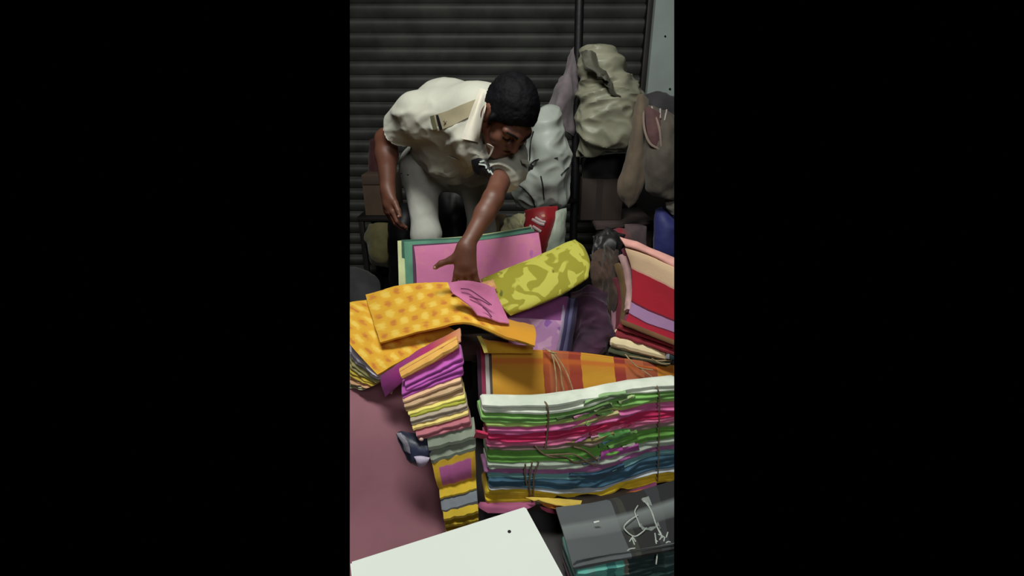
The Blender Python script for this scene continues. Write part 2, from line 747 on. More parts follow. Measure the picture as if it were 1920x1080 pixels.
M_TROUS = fabric('pale_trousers', (186, 184, 176), 1.0, 0.05, 0.85, 0.1, 0.2)

# ------------------------------------------------------------------ the setting
floor = obj('floor', prism([(-1.6, 0.1), (1.6, 0.1), (1.6, 3.3), (-1.6, 3.3)], -0.06, 0.0, 0), M_FLOOR, trim=True, kind='structure')

YS = 2.75 * S
shut = thing('door_1', (0, YS, 0.0), 'dark grey rolling shutter of horizontal ribs behind the man', kind='structure')
pitch = 0.0735
nsl = 26
XR = 0.647 * S
for k in range(nsl):
    z0 = 0.02 + k * pitch
    prof = [(0.012, 0.0), (0.006, 0.004), (-0.002, 0.013), (-0.012, 0.026), (-0.019, 0.042), (-0.020, 0.054), (-0.014, 0.063), (-0.002, 0.068), (0.010, 0.0705), (0.012, pitch), (0.02, pitch), (0.02, 0.0)]
    V, Fc = [], []
    nx = 12
    for i in range(nx + 1):
        x = -1.25 + (XR + 1.25) * i / nx
        w = 0.0022 * noise.noise(Vector((x * 2.2, k * 0.7, 3)))
        for (y, z) in prof:
            V.append(Vector((x, YS + y + w, z0 + z + w * 0.6)))
    m = len(prof)
    for i in range(nx):
        for j in range(m):
            Fc.append([i * m + j, i * m + (j + 1) % m, (i + 1) * m + (j + 1) % m, (i + 1) * m + j])
    Fc.append(list(range(m))[::-1])
    Fc.append([nx * m + j for j in range(m)])
    obj('shutter_slat', (V, Fc), M_SHUT, shut, trim=True, sharp=50)

trim_o = obj('trim_1', box((XR - 0.002, YS - 0.06, 0), (0.675 * S, YS + 0.05, 1.93)), M_DARK, trim=True, kind='structure')
WX = 0.671 * S
WY = 2.66 * S
wall = thing('wall_right', (WX, WY, 0), 'pale grey plaster wall beside the shutter', kind='structure')
obj('plaster_face', box((WX, WY, 0), (1.3, WY + 0.2, 1.95), 0.006), M_WALL, wall, trim=True)
zp = at(1240, 235, 2.66).z
obj('dark_lower_wall', box((WX - 0.004, WY - 0.01, 0), (1.3, WY + 0.1, zp), 0.004), M_DARK, wall, trim=True)  # dark box added over the wall's lower part, keeps it dark below the sack
for (px, py, r) in ((1247, 68, 0.006), (1256, 167, 0.0075)):
    p = at(px, py, 2.66)
    obj('nail', tube([p + Vector((0, 0.01, 0)), p + Vector((0, -0.004, 0)), p + Vector((0, -0.008, -0.001))], r, 10, 0.004, r * 0.6), M_DARK, wall)

# post in front of the shutter
pt, pb = at(1087, -14, 2.1), at(1075, 445, 2.1)
d = (pb - pt)
pb2 = pt + d * (pt.z / (pt.z - pb.z))
post = thing('wooden_post', (pb2.x, pb2.y, 0), 'thin dark upright post in front of the shutter, sacks hanging from it', 'post')
obj('shaft', tube([pb2 + Vector((0, 0, 0.0)), (pb2 + pt) / 2, pt], 0.020, 10, 0.1), M_BLACK, post)
obj('foot_plate', box(pb2 + Vector((-0.05, -0.05, 0)), pb2 + Vector((0.05, 0.05, 0.012))), M_DARK, post)

# ------------------------------------------------------------------ white table, near
zt = 0.40
P, A, B = on_z(985, 948, zt), on_z(656, 1052, zt), on_z(1055, 1080, zt)
ux = (P - A).normalized()
uy = (B - P).normalized()
uy = (uy - ux * uy.dot(ux)).normalized()
A = P - ux * ((P - A).length + 0.0)
Lt = 0.36
corners = [P, A, A + uy * Lt, P + uy * Lt]
tbl = thing('white_table', ((P.x + A.x) / 2, (P.y + A.y) / 2, 0), 'small white laminate table with a screw hole near its corner', 'table')
obj('table_top', prism([(c.x, c.y) for c in corners], zt * S - 0.022, zt * S, 0.003), M_WHITE, tbl, trim=True)
for (a, b) in ((0.04, 0.04), (0.04, Lt - 0.04), (0.30, 0.04), (0.30, Lt - 0.04)):
    c = P - ux * a + uy * b
    obj('leg', tube([(c.x, c.y, 0), (c.x, c.y, zt * S * 0.5), (c.x, c.y, zt * S - 0.021)], 0.013, 10, 0.1), M_DARK, tbl)
c = on_z(955, 997, zt)
obj('screw', tube([c + Vector((0, 0, -0.004)), c + Vector((0, 0, 0.0005)), c + Vector((0, 0, 0.0012))], 0.0036, 10, 0.002, 0.003), M_DARK, tbl)

# ------------------------------------------------------------------ mauve cloth over a low bench, left
prof = [(1.52, .262), (1.30, .265), (1.18, .262), (1.10, .235), (1.03, .16), (0.98, .085), (0.93, .035), (0.87, .012), (0.82, .010), (0.76, .010)]
rows = []
for (y, z) in prof:
    xr = -0.20 + 0.075 * min(max((1.15 - y) / 0.3, 0), 1)
    rows.append([Vector((x, y, z)) * S for x in (-0.80, -0.60, -0.42, -0.30, xr)])
bench = thing('cloth_covered_bench', (-0.42 * S, 1.3 * S, 0), 'low bench draped in plain mauve cloth that spreads onto the floor', 'bench')
obj('drape', patch(rows, 30, 44, 0.005, wr=0.004, wf=4, seed=3), M_MAUVE, bench, trim=True)
obj('bench_top', box((-0.62 * S, 1.21 * S, 0.215 * S), (-0.24 * S, 1.5 * S, 0.252 * S)), M_WOOD, bench, trim=True)
for x in (-0.40, -0.27):
    for y in (1.25, 1.46):
        obj('leg', box((x * S - 0.02, y * S - 0.02, 0), (x * S + 0.02, y * S + 0.02, 0.216 * S)), M_WOOD, bench)

# ------------------------------------------------------------------ wooden platform and the taller stand behind it
plat = thing('low_platform', (0.3 * S, 1.2 * S, 0), 'low dark plank platform under the tied green pile', 'platform')
for k in range(4):
    y0 = (0.935 + k * 0.072) * S
    obj('plank', box((-0.055 * S, y0, 0.078 * S), (0.75 * S, y0 + 0.068 * S, 0.1 * S), 0.002), M_WOOD, plat, trim=True)
for x in (-0.03, 0.3):
    obj('bearer', box((x * S, 0.95 * S, 0), (x * S + 0.05, 1.2 * S, 0.079 * S), 0.002), M_WOOD, plat)
stand = thing('display_stand', (0.1 * S, 1.45 * S, 0), 'dark wooden stand under the upright cloth bundles at the back', 'stand')
for k in range(5):
    y0 = (1.25 + k * 0.08) * S
    obj('plank', box((-0.20 * S if k < 2 else -0.37 * S, y0, 0.318 * S), (0.75 * S, y0 + 0.078 * S, 0.34 * S), 0.002), M_WOOD, stand, trim=True)
for x in (-0.19, 0.42):
    for y in (1.245, 1.60):
        obj('leg', box((x * S, y * S - 0.02, 0), (x * S + 0.045, y * S + 0.02, 0.319 * S), 0.002), M_WOOD, stand)

# ------------------------------------------------------------------ tied green pile, front right
XS = [890, 960, 1030, 1090, 1150, 1210, 1275]
YG = [0.925, 0.94, 0.953, 0.965, 0.978, 0.992, 1.008]


def line(ys, x0=0):
    xs = XS[:]
    xs[0] = 890 + x0
    return list(zip(xs, ys))


bounds = [
    ([752, 754, 752, 742, 730, 722, 715], 14), ([775, 777, 778, 768, 747, 738, 731], 12),
    ([790, 792, 791, 779, 762, 752, 745], 20), ([800, 802, 799, 787, 771, 760, 754], 24),
    ([814, 815, 812, 801, 785, 774, 768], 24), ([827, 828, 824, 813, 797, 786, 779], 22),
    ([838, 838, 835, 826, 811, 797, 790], 26), ([843, 844, 842, 835, 822, 806, 799], 24),
    ([866, 867, 866, 862, 848, 828, 818], 24), ([879, 880, 880, 878, 862, 842, 832], 18),
    ([887, 888, 888, 887, 873, 850, 841], 24), ([895, 896, 897, 896, 880, 858, 850], 26),
    ([912, 913, 916, 918, 905, 885, 876], 26), ([914, 915, 919, 924, 909, 888, 879], 20),
    ([946, 946, 942, 948, 934, 913, 901], 0),
]
gl = [
    ('white', (226, 234, 216), 2), ('fresh green', (124, 176, 92), 2), ('lime green', (176, 202, 112), 1), ('bright pink', (216, 110, 166), 2), ('crimson', (206, 44, 100), 2),
    ('pale pink', (226, 124, 166), 2), ('grey mauve', (150, 128, 122), 1), ('leaf green', (112, 170, 76), 3), ('pale grey', (176, 186, 172), 2), ('mauve purple', (164, 104, 152), 1),
    ('light teal', (124, 174, 178), 2), ('dark blue', (62, 100, 124), 3), ('thin white', (196, 200, 206), 1), ('yellow', (228, 192, 44), 2),
]
gp = at(1080, 900, 1.05)
green = thing('tied_cloth_pile', (gp.x, gp.y, 0.1 * S), 'tied pile of folded cloths, white and green on top, blue and yellow below', 'cloth pile')
yaw = math.atan2(YG[-1] - YG[0], 0.36)
BK = (-math.sin(yaw), math.cos(yaw), 0.0)
for k, (nm, c, sh) in enumerate(gl):
    (ty, tx), (by, bx) = bounds[k], bounds[k + 1]
    mt = fabric('cloth_' + nm.replace(' ', '_'), c, 1.05, 0.16)
    o = obj('folded_cloth', layer(line(ty, tx), line(by, tx), [y + 0.002 * math.sin(k * 2.1) for y in YG], BK, (0.03 if k == 0 else 0.055) * S, sh, mess=1.6, seed=k + 3, amp=0.005 if k not in (0, 13) else 0.003), mt, green, trim=True, label=nm + ' folded cloth')
# the loose, crumpled edges where the pile bulges between the two strings
flaps = [
    ([(1098, 752), (1130, 738), (1172, 732)], [(1094, 764), (1134, 752), (1176, 748)], (150, 186, 130)),
    ([(1040, 782), (1090, 770), (1140, 752)], [(1044, 790), (1094, 780), (1150, 764)], (96, 128, 74)),
    ([(1070, 800), (1120, 782), (1160, 770)], [(1074, 806), (1124, 794), (1165, 782)], (190, 180, 124)),
    ([(1110, 806), (1140, 790), (1172, 780)], [(1106, 818), (1146, 806), (1178, 792)], (206, 40, 90)),
    ([(1120, 812), (1150, 806), (1180, 804)], [(1124, 840), (1150, 836), (1184, 818)], (110, 180, 96)),
    ([(1060, 826), (1110, 822), (1150, 808)], [(1066, 840), (1112, 836), (1156, 822)], (154, 140, 90)),
    ([(1128, 846), (1160, 838), (1196, 830)], [(1124, 868), (1158, 858), (1200, 846)], (196, 84, 176)),
    ([(1070, 888), (1120, 884), (1168, 866)], [(1066, 900), (1124, 900), (1172, 884)], (50, 84, 110)),
    ([(893, 804), (905, 808), (916, 812)], [(888, 822), (902, 823), (914, 822)], (216, 50, 96)),
]
rl = random.Random(5)
for q in range(14):
    x = rl.uniform(1062, 1190)
    f = rl.uniform(0.0, 1.0)
    y = 752 + f * 128 - (x - 1060) * 0.13
    w = rl.uniform(16, 34)
    h = rl.uniform(3, 8)
    sl = -w * rl.uniform(0.18, 0.45)
    cc = rl.choice([(176, 196, 140), (110, 150, 84), (214, 150, 180), (196, 190, 170)] if f < .35 else [(206, 60, 110), (226, 170, 196), (120, 160, 90), (170, 160, 120)] if f < .6 else [(120, 170, 90), (196, 110, 180), (206, 200, 190), (70, 110, 130)])
    flaps.append(([(x, y), (x + w / 2, y + sl * .6), (x + w, y + sl)], [(x - 2, y + h), (x + w / 2, y + h + sl * .5), (x + w + 2, y + h * .4 + sl)], cc))
for k, (t, b, c) in enumerate(flaps):
    yy = 0.925 + (sum(p[0] for p in t) / 3 - 890) / 385 * 0.083 - 0.014
    ctrl = [[(x, y, yy + 0.006 * i) for i, (x, y) in enumerate(t)],
            [((t[i][0] + b[i][0]) / 2, (t[i][1] + b[i][1]) / 2 - 1, yy - 0.006 + 0.006 * i) for i in range(3)],
            [(x, y, yy + 0.008 + 0.006 * i) for i, (x, y) in enumerate(b)]]
    obj('loose_edge', patch(ctrl, 14, 8, 0.003, wr=0.005, wf=30, seed=k, edge=0.004), fabric('loose_edge_%d' % k, c, 1.0, 0.25), green)
# hanging bottom flaps
for k, (ctrl, c, nm) in enumerate([
    ([[(900, 941, 0.925), (960, 942, 0.935), (1010, 940, 0.945)], [(896, 950, 0.915), (955, 950, 0.92), (1005, 946, 0.935)], [(915, 962, 0.91), (970, 960, 0.915), (1000, 950, 0.93)]], (176, 92, 130), 'mauve'),
    ([[(985, 932, 0.93), (1040, 934, 0.94), (1110, 940, 0.95)], [(1000, 938, 0.92), (1050, 944, 0.925), (1104, 950, 0.935)], [(1010, 936, 0.915), (1060, 950, 0.92), (1096, 958, 0.93)]], (232, 196, 86), 'pale yellow'),
    ([[(1010, 940, 0.932), (1050, 946, 0.94), (1108, 946, 0.95)], [(1020, 948, 0.922), (1060, 956, 0.926), (1106, 960, 0.936)], [(1035, 950, 0.918), (1070, 962, 0.92), (1098, 966, 0.93)]], (214, 130, 44), 'orange'),
    ([[(1012, 946, 0.938), (1040, 952, 0.942), (1076, 958, 0.95)], [(1016, 954, 0.93), (1042, 960, 0.934), (1070, 964, 0.942)], [(1024, 960, 0.926), (1046, 964, 0.93), (1066, 965, 0.938)]], (186, 76, 110), 'dusky pink'),
    ([[(1090, 936, 0.955), (1160, 925, 0.975), (1230, 903, 0.992)], [(1100, 946, 0.945), (1162, 938, 0.965), (1232, 912, 0.984)], [(1106, 954, 0.94), (1158, 944, 0.96), (1236, 915, 0.98)]], (140, 66, 106), 'plum'),
    ([[(1150, 930, 0.965), (1200, 918, 0.98), (1280, 900, 1.0)], [(1156, 940, 0.955), (1204, 930, 0.97), (1280, 906, 0.995)], [(1160, 945, 0.95), (1206, 934, 0.966), (1280, 909, 0.99)]], (206, 112, 50), 'orange brown'),
]):
    obj('bottom_flap', patch(ctrl, 18, 8, 0.003, wr=0.003, wf=16, seed=k + 20, edge=0.003), fabric('flap_' + nm.replace(' ', '_'), c, 1.05, 0.12), green, trim=True, label=nm + ' loose bottom edge')


def on_front(px, py, lift=0.012):
    yy = 0.925 + (px - 890) / 385 * 0.083
    return at(px, py, yy - lift)


tw = [
    [(1005, 742, -.05), (1014, 748, -.02), (1026, 760, .010), (1028, 785, .012), (1026, 815, .012), (1022, 842, .014)],
    [(1004, 836, .016), (1012, 846, .02), (1030, 856, .022), (1060, 858, .022), (1080, 868, .024), (1112, 862, .028), (1124, 858, .03)],
    [(1006, 840, .014), (1020, 852, .018), (1052, 852, .024), (1076, 852, .03), (1100, 866, .03), (1118, 874, .026)],
    [(1076, 838, .024), (1096, 844, .03), (1114, 858, .03), (1120, 864, .024)],
    [(998, 866, .012), (994, 885, .013), (992, 905, .013), (994, 928, .013), (998, 940, .008)],
    [(1010, 866, .012), (1002, 890, .014), (1000, 912, .014), (1000, 934, .012)],
    [(985, 870, .012), (984, 890, .013), (988, 910, .013)],
    [(1228, 716, -.05), (1232, 724, .004), (1236, 745, .012), (1236, 790, .014), (1235, 840, .014), (1234, 880, .014), (1233, 902, .008)],
]
for i, t in enumerate(tw):
    obj('twine', tube([on_front(*p) for p in t], 0.0024 if i < 7 else 0.0017, 6, 0.01), M_TWINE_D, green)

# ------------------------------------------------------------------ black checked pile, bottom right
g1, g2 = (70, 72, 74), (104, 110, 112)
M_CHECK = striped('charcoal_check', [(0, (92, 95, 98)), (0.50, (50, 50, 50)), (0.54, (60, 60, 52)), (0.60, (38, 38, 38)), (0.78, (54, 54, 58)), (0.85, (34, 34, 36))], 'u',
                  ((128, 134, 134), [(0, 0), (0.36, 0), (0.40, 0.9), (0.50, 0.35), (0.52, 0), (0.90, 0), (0.94, 0.8), (1, 0.8)]))
bp = at(1150, 1040, 0.8)
black = thing('tied_dark_pile', (bp.x, bp.y, 0), 'tied pile of dark cloths, a charcoal checked one on top of teal ones', 'cloth pile')
ctrl = [[(1042, 952, 0.90), (1110, 942, 0.915), (1170, 928, 0.93), (1280, 896, 0.965)],
        [(1046, 966, 0.88), (1118, 950, 0.90), (1180, 936, 0.915), (1280, 905, 0.95)],
        [(1060, 1010, 0.81), (1130, 1000, 0.825), (1200, 985, 0.84), (1284, 960, 0.87)],
        [(1073, 1058, 0.745), (1150, 1044, 0.757), (1215, 1032, 0.768), (1290, 1018, 0.79)],
        [(1076, 1064, 0.738), (1152, 1050, 0.752), (1217, 1037, 0.763), (1290, 1023, 0.785)]]
obj('folded_cloth', patch(ctrl, 30, 22, 0.012, wr=0.002, wf=8, seed=41), M_CHECK, black, trim=True, label='charcoal checked folded cloth')
TB = [('teal', (104, 186, 174)), ('dark green', (40, 74, 70)), ('plum', (96, 60, 84))]
y0s = [[1069, 1056, 1044, 1031], [1094, 1082, 1068, 1056], [1112, 1100, 1086, 1072], [1128, 1116, 1102, 1090]]
for k, (nm, c) in enumerate(TB):
    t = list(zip((1080, 1152, 1217, 1285), y0s[k]))
    b = list(zip((1080, 1152, 1217, 1285), y0s[k + 1]))
    if k == 0:
        mt = striped('teal_weave', [(0, c), (0.10, (116, 176, 168)), (0.16, c), (0.26, (70, 140, 136)), (0.34, c), (0.42, (120, 116, 104)), (0.46, (30, 54, 54)), (0.8, (52, 76, 74))], 'u', ((150, 176, 170), [(0, 0), (0.3, 0), (0.34, .35), (0.38, 0), (0.6, 0), (0.64, .35), (0.68, 0), (1, 0)]))
    else:
        mt = fabric('dark_pile_' + nm.replace(' ', '_'), c, 1.0, 0.25)
    obj('folded_cloth', layer(t, b, [0.741, 0.755, 0.767, 0.786], BK, 0.09 * S, 3, seed=60 + k, amp=0.004, crown=-0.006), mt, black, trim=True, label=nm + ' folded cloth')
fr = Vector((0, 0, 0))
pp = [on_z(1080, 1050, 0.04), on_z(1285, 1012, 0.04)]


def on_black(px, py, lift=0.006):
    """point over the dark pile's top cloth"""
    return on_z(px, py, 0.128) + Vector((0, 0, lift))


# papers and strings on the dark pile
lbl = [[(1180, 950, .915), (1200, 946, .918), (1214, 940, .922)], [(1192, 980, .865), (1208, 975, .868), (1226, 970, .87)], [(1202, 1004, .828), (1218, 1002, .828), (1236, 998, .83)]]
lift = Vector((0, -0.006, 0.022))
obj('paper_slip', patch(lbl, 20, 28, 0.0015, wr=0.03, wf=12, ridge='crumple', seed=5, shift=lift), plain('grey_paper', (138, 144, 140), 1.0, 0.7), black, label='crumpled grey paper slip')
st = [
    [(1196, 966), (1180, 978), (1170, 988), (1176, 1000), (1190, 1006), (1204, 1000), (1212, 990)],
    [(1204, 936), (1216, 952), (1226, 972), (1234, 996), (1246, 1012), (1252, 1000)],
    [(1212, 940), (1222, 962), (1230, 984), (1240, 1006), (1234, 1016)],
    [(1196, 948), (1190, 962), (1196, 976), (1200, 990)],
    [(1228, 1000), (1230, 1020), (1232, 1040), (1230, 1060)],
    [(1170, 1040), (1180, 1032), (1194, 1028)],
    [(1186, 1006), (1186, 1014), (1190, 1022)],
    [(1180, 1016), (1186, 1010), (1192, 1016)],
    [(1234, 1002), (1246, 1010), (1240, 1020), (1228, 1014)],
    [(1246, 1022), (1252, 1018), (1260, 1018)],
]
for t in st:
    obj('string', tube([on_z(x, y, 0.138 if y < 1035 else 0.13) + Vector((0, 0, 0.004 * (i % 2))) for i, (x, y) in enumerate(t)], 0.0017, 6, 0.008), M_STRING, black)
obj('cloth_tag', patch([[(1112, 982, .846), (1122, 980, .847)], [(1113, 985, .842), (1123, 982, .843)]], 4, 3, 0.001, smooth=False, shift=Vector((0, -0.004, 0.012))), M_WHITE, black)

# ------------------------------------------------------------------ leaning stack of single folded cloths, centre left
stackdef = [
    # left top, right top, left bottom, right bottom, colour, folds, name
    ((747, 700), (858, 636), (757, 713), (862, 655), (238, 176, 88), 1, 'golden orange folded cloth, topmost in the leaning centre stack'),
    ((758, 718), (866, 664), (762, 733), (871, 683), (196, 92, 186), 2, 'upper of two orchid purple folded cloths in the centre stack'),
    ((752, 735), (868, 686), (756, 748), (870, 705), (184, 84, 176), 2, 'lower of two orchid purple folded cloths in the centre stack'),
    ((754, 748), (864, 706), (757, 757), (866, 716), (238, 190, 150), 1, 'thin peach folded cloth under the purple ones'),
    ((756, 758), (866, 718), (762, 772), (872, 742), (196, 164, 128), 2, 'tan beige folded cloth in the centre stack'),
    ((764, 772), (872, 738), (767, 778), (873, 748), (238, 220, 120), 1, 'thin pale yellow folded cloth above the olive one'),
    ((767, 778), (873, 748), (769, 785), (875, 756), (164, 164, 56), 1, 'thin olive folded cloth in the centre stack'),
    ((768, 785), (876, 756), (772, 797), (878, 768), (180, 164, 146), 2, 'greyish beige folded cloth below the olive one'),
    ((771, 797), (878, 768), (776, 810), (880, 780), (240, 210, 128), 1, 'cream yellow folded cloth in the lower centre stack'),
    ((778, 812), (880, 782), (786, 827), (886, 800), (184, 110, 122), 2, 'dusty rose folded cloth above the grey green one'),
]
ycur = 0.955
n = len(stackdef)
for k, (lt, rt, lb, rb, c, sh, lab) in enumerate(stackdef):
    yl = 0.985 - 0.006 * k
    mid = lambda a, b, q: ((a[0] + b[0]) / 2, (a[1] + b[1]) / 2 + q)
    q = 2.0 * math.sin(k * 1.7)
    top = [lt, mid(lt, rt, q), rt]
    bot = [lb, mid(lb, rb, 2.0 * math.sin((k + 1) * 1.7)), rb]
    obj('folded_cloth', layer(top, bot, [yl, yl + 0.02], (-0.16, 1, 0.02), (0.02 if k == 0 else 0.05) * S, sh, seed=100 + k, amp=0.003, N=18), fabric('stack_cloth_%d' % k, c, 1.08, 0.1), label=lab, cat='cloth', group='folded cloths in the leaning centre stack')

M_YP = striped('yellow_border_pink', [(0, (216, 172, 40)), (0.14, (190, 96, 158)), (0.88, (200, 150, 40))], 'u', ((214, 170, 44), [(0, 1), (0.16, 1), (0.20, 0), (0.72, 0), (0.78, 1), (1, 1)]))
low = [
    ((800, 828), (892, 806), (810, 872), (892, 846), fabric('low_grey', (140, 148, 132), 1.0, 0.12), 2, 'thick grey green folded cloth under the dusty rose one'),
    ((809, 872), (892, 846), (824, 926), (893, 908), M_YP, 1, 'yellow bordered folded cloth with a pink panel, low in the stack'),
    ((823, 926), (894, 908), (828, 946), (894, 928), fabric('low_yellow', (214, 178, 40), 1.0, 0.15), 2, 'mustard folded cloth between the pink panel and blue grey cloth'),
    ((826, 946), (895, 926), (830, 964), (896, 948), fabric('low_bluegrey', (128, 132, 142), 1.0, 0.15), 1, 'blue grey folded cloth near the foot of the stack'),
    ((830, 964), (897, 948), (838, 1004), (898, 996), fabric('low_gold', (222, 186, 48), 1.0, 0.12), 3, 'golden yellow folded cloth at the foot of the stack'),
]
for k, (lt, rt, lb, rb, mt, sh, lab) in enumerate(low):
    yl = 0.925 - 0.014 * k
    mid = lambda a, b, q: ((a[0] + b[0]) / 2, (a[1] + b[1]) / 2 + q)
    obj('folded_cloth', layer([lt, mid(lt, rt, 1), rt], [lb, mid(lb, rb, 1), rb], [yl, yl + 0.015], (-0.14, 1, 0.0), 0.05 * S, sh, seed=130 + k, amp=0.003, N=16, bulge=0.008), mt, label=lab, cat='cloth', group='folded cloths in the leaning centre stack')

# small packets beside the stack
p0 = at(770, 838, 0.955)
pk = thing('dark_packet', p0, 'small crumpled navy packet with pale ends beside the centre stack', 'packet')
obj('wrapper', patch([[(742, 812, .96), (760, 808, .965), (800, 818, .95)], [(748, 832, .94), (775, 836, .935), (808, 842, .935)], [(760, 850, .94), (780, 862, .93), (806, 862, .932)], [(770, 862, .945), (786, 868, .94), (802, 868, .94)]], 16, 14, 0.01, bf=0.012, wr=0.01, wf=14, ridge=True, seed=8), fabric('navy_wrapper', (40, 44, 66), 1.0, 0.5, 0.4), pk)
obj('pale_end', patch([[(776, 856, .92), (790, 855, .92), (806, 858, .92)], [(780, 864, .915), (788, 866, .914), (803, 864, .916)], [(782, 872, .92), (788, 875, .92), (796, 873, .92)]], 10, 8, 0.004, bf=0.004, wr=0.004, wf=20, seed=2), fabric('pale_wrap', (186, 172, 196), 1.0, 0.1, 0.5), pk, label='pale lilac end of the packet')
obj('pale_fold', patch([[(743, 812, .945), (752, 811, .945)], [(752, 830, .925), (763, 828, .925)], [(758, 846, .925), (770, 850, .92)]], 6, 10, 0.003, bf=0.003, wr=0.006, wf=24, seed=4), fabric('grey_wrap', (140, 134, 146), 1.0, 0.2, 0.5), pk, label='greyish torn strip of the packet')
obj('pale_button', blob(at(790, 824, 0.915), 0.006, 0.004, 0.005, amp=0.0, n=12), plain('cream_button', (226, 186, 176), 1.0, 0.5), pk)

# ------------------------------------------------------------------ far left stack on the bench
fb_ = [[(636, 622), (668, 660), (708, 702)], [(636, 646), (664, 680), (711, 715)], [(636, 664), (660, 694), (706, 720)], [(636, 682), (658, 706), (700, 724)], [(636, 698), (656, 716), (690, 727)], [(636, 716), (654, 728), (680, 733)]]
fl = [(fb_[k], fb_[k + 1], c, lab) for k, (c, lab) in enumerate([
    ((206, 196, 210), 'lilac grey folded cloth under the yellow print, far left stack'),
    ((176, 166, 110), 'khaki folded cloth second from top in the far left stack'),
    ((206, 178, 60), 'mustard yellow folded cloth in the far left stack'),
    ((220, 170, 128), 'peach folded cloth near the foot of the far left stack'),
    ((190, 186, 150), 'pale cream folded cloth at the foot of the far left stack')])]
for k, (t, b, c, lab) in enumerate(fl):
    obj('folded_cloth', layer(t, b, [1.28, 1.20, 1.10 + 0.01 * k], (0.55, 0.9, -0.12), 0.05 * S, 2, seed=150 + k, amp=0.006, N=16, crown=0.0), fabric('far_left_%d' % k, c, 1.0, 0.15), trim=True, label=lab, cat='cloth', group='folded cloths in the far left stack')

M_PRINT = block_print('yellow_block_print')
M_PRINT2 = block_print('yellow_block_print_lower', 12, 5)
ctrl = [[(604, 586, 1.30), (640, 572, 1.33), (690, 562, 1.36), (760, 556, 1.37)],
        [(636, 622, 1.235), (690, 606, 1.26), (750, 592, 1.28), (800, 582, 1.29)],
        [(670, 662, 1.16), (722, 644, 1.18), (776, 622, 1.20), (826, 602, 1.22)],
        [(708, 703, 1.095), (756, 675, 1.115), (804, 648, 1.14), (852, 618, 1.165)]]
obj('printed_cloth', patch(ctrl, 26, 22, 0.014, wr=0.004, wf=8, seed=11), M_PRINT2, trim=True, label='bright yellow printed cloth lying flat on the far left stack', cat='cloth')
ctrl = [[(686, 553, 1.36), (745, 536, 1.345), (800, 529, 1.34), (850, 532, 1.31), (890, 566, 1.26), (950, 598, 1.20), (1000, 612, 1.16)],
        [(694, 582, 1.29), (752, 566, 1.275), (805, 557, 1.265), (858, 556, 1.24), (900, 584, 1.19), (955, 608, 1.14), (1004, 620, 1.11)],
        [(703, 612, 1.22), (760, 596, 1.205), (812, 586, 1.195), (864, 582, 1.17), (905, 598, 1.13), (955, 618, 1.10), (1005, 630, 1.08)],
        [(713, 642, 1.15), (768, 626, 1.14), (815, 613, 1.13), (868, 604, 1.11), (908, 612, 1.085), (955, 632, 1.065), (1003, 646, 1.05)]]
obj('printed_cloth', patch(ctrl, 46, 26, 0.012, wr=0.005, wf=9, seed=12), M_PRINT, label='golden yellow block printed cloth lifted over the stacks, plain drooping end', cat='cloth')

# magenta cloth hanging below it
ctrl = [[(714, 704, 1.10), (766, 668, 1.10), (816, 638, 1.11), (862, 614, 1.12)],
        [(714, 722, 1.07), (768, 682, 1.06), (818, 650, 1.07), (864, 624, 1.09)],
        [(722, 744, 1.06), (774, 698, 1.03), (822, 664, 1.03), (864, 640, 1.05)]]
obj('magenta_cloth', patch(ctrl, 26, 12, 0.008, bf=0.006, wr=0.006, wf=10, seed=14),
    striped('magenta_weave', [(0, (124, 30, 108)), (0.3, (168, 38, 132)), (0.6, (188, 44, 104)), (0.85, (214, 116, 70)), (1, (216, 146, 104))], 'u', None, 'LINEAR'),
    label='magenta cloth with an orange end between the yellow print and centre stack', cat='cloth')
obj('cream_ribbon', patch([[(740, 700, 1.08), (748, 698, 1.08)], [(736, 716, 1.07), (743, 716, 1.07)], [(728, 736, 1.075), (735, 738, 1.075)]], 4, 10, 0.003, wr=0.003, wf=20, seed=3), fabric('cream_ribbon', (206, 170, 130), 1.0), label='short cream strip hanging in front of the magenta cloth', cat='cloth')

# ------------------------------------------------------------------ upright pink bundle and its neighbours
def leaning(name, faces, mats, labels, back, parent, N=24, M=16, bf=0.004, wr=0.003, trim=False, seed=0):
    for k, (ctrl, th) in enumerate(faces):
        sh = Vector(back) * sum(f[1] for f in faces[:k])
        obj(name, patch(ctrl, N, M, th * 0.95, bf=bf, wr=wr, wf=7, seed=seed + k, shift=sh), mats[k], parent, trim=trim, label=labels[k])


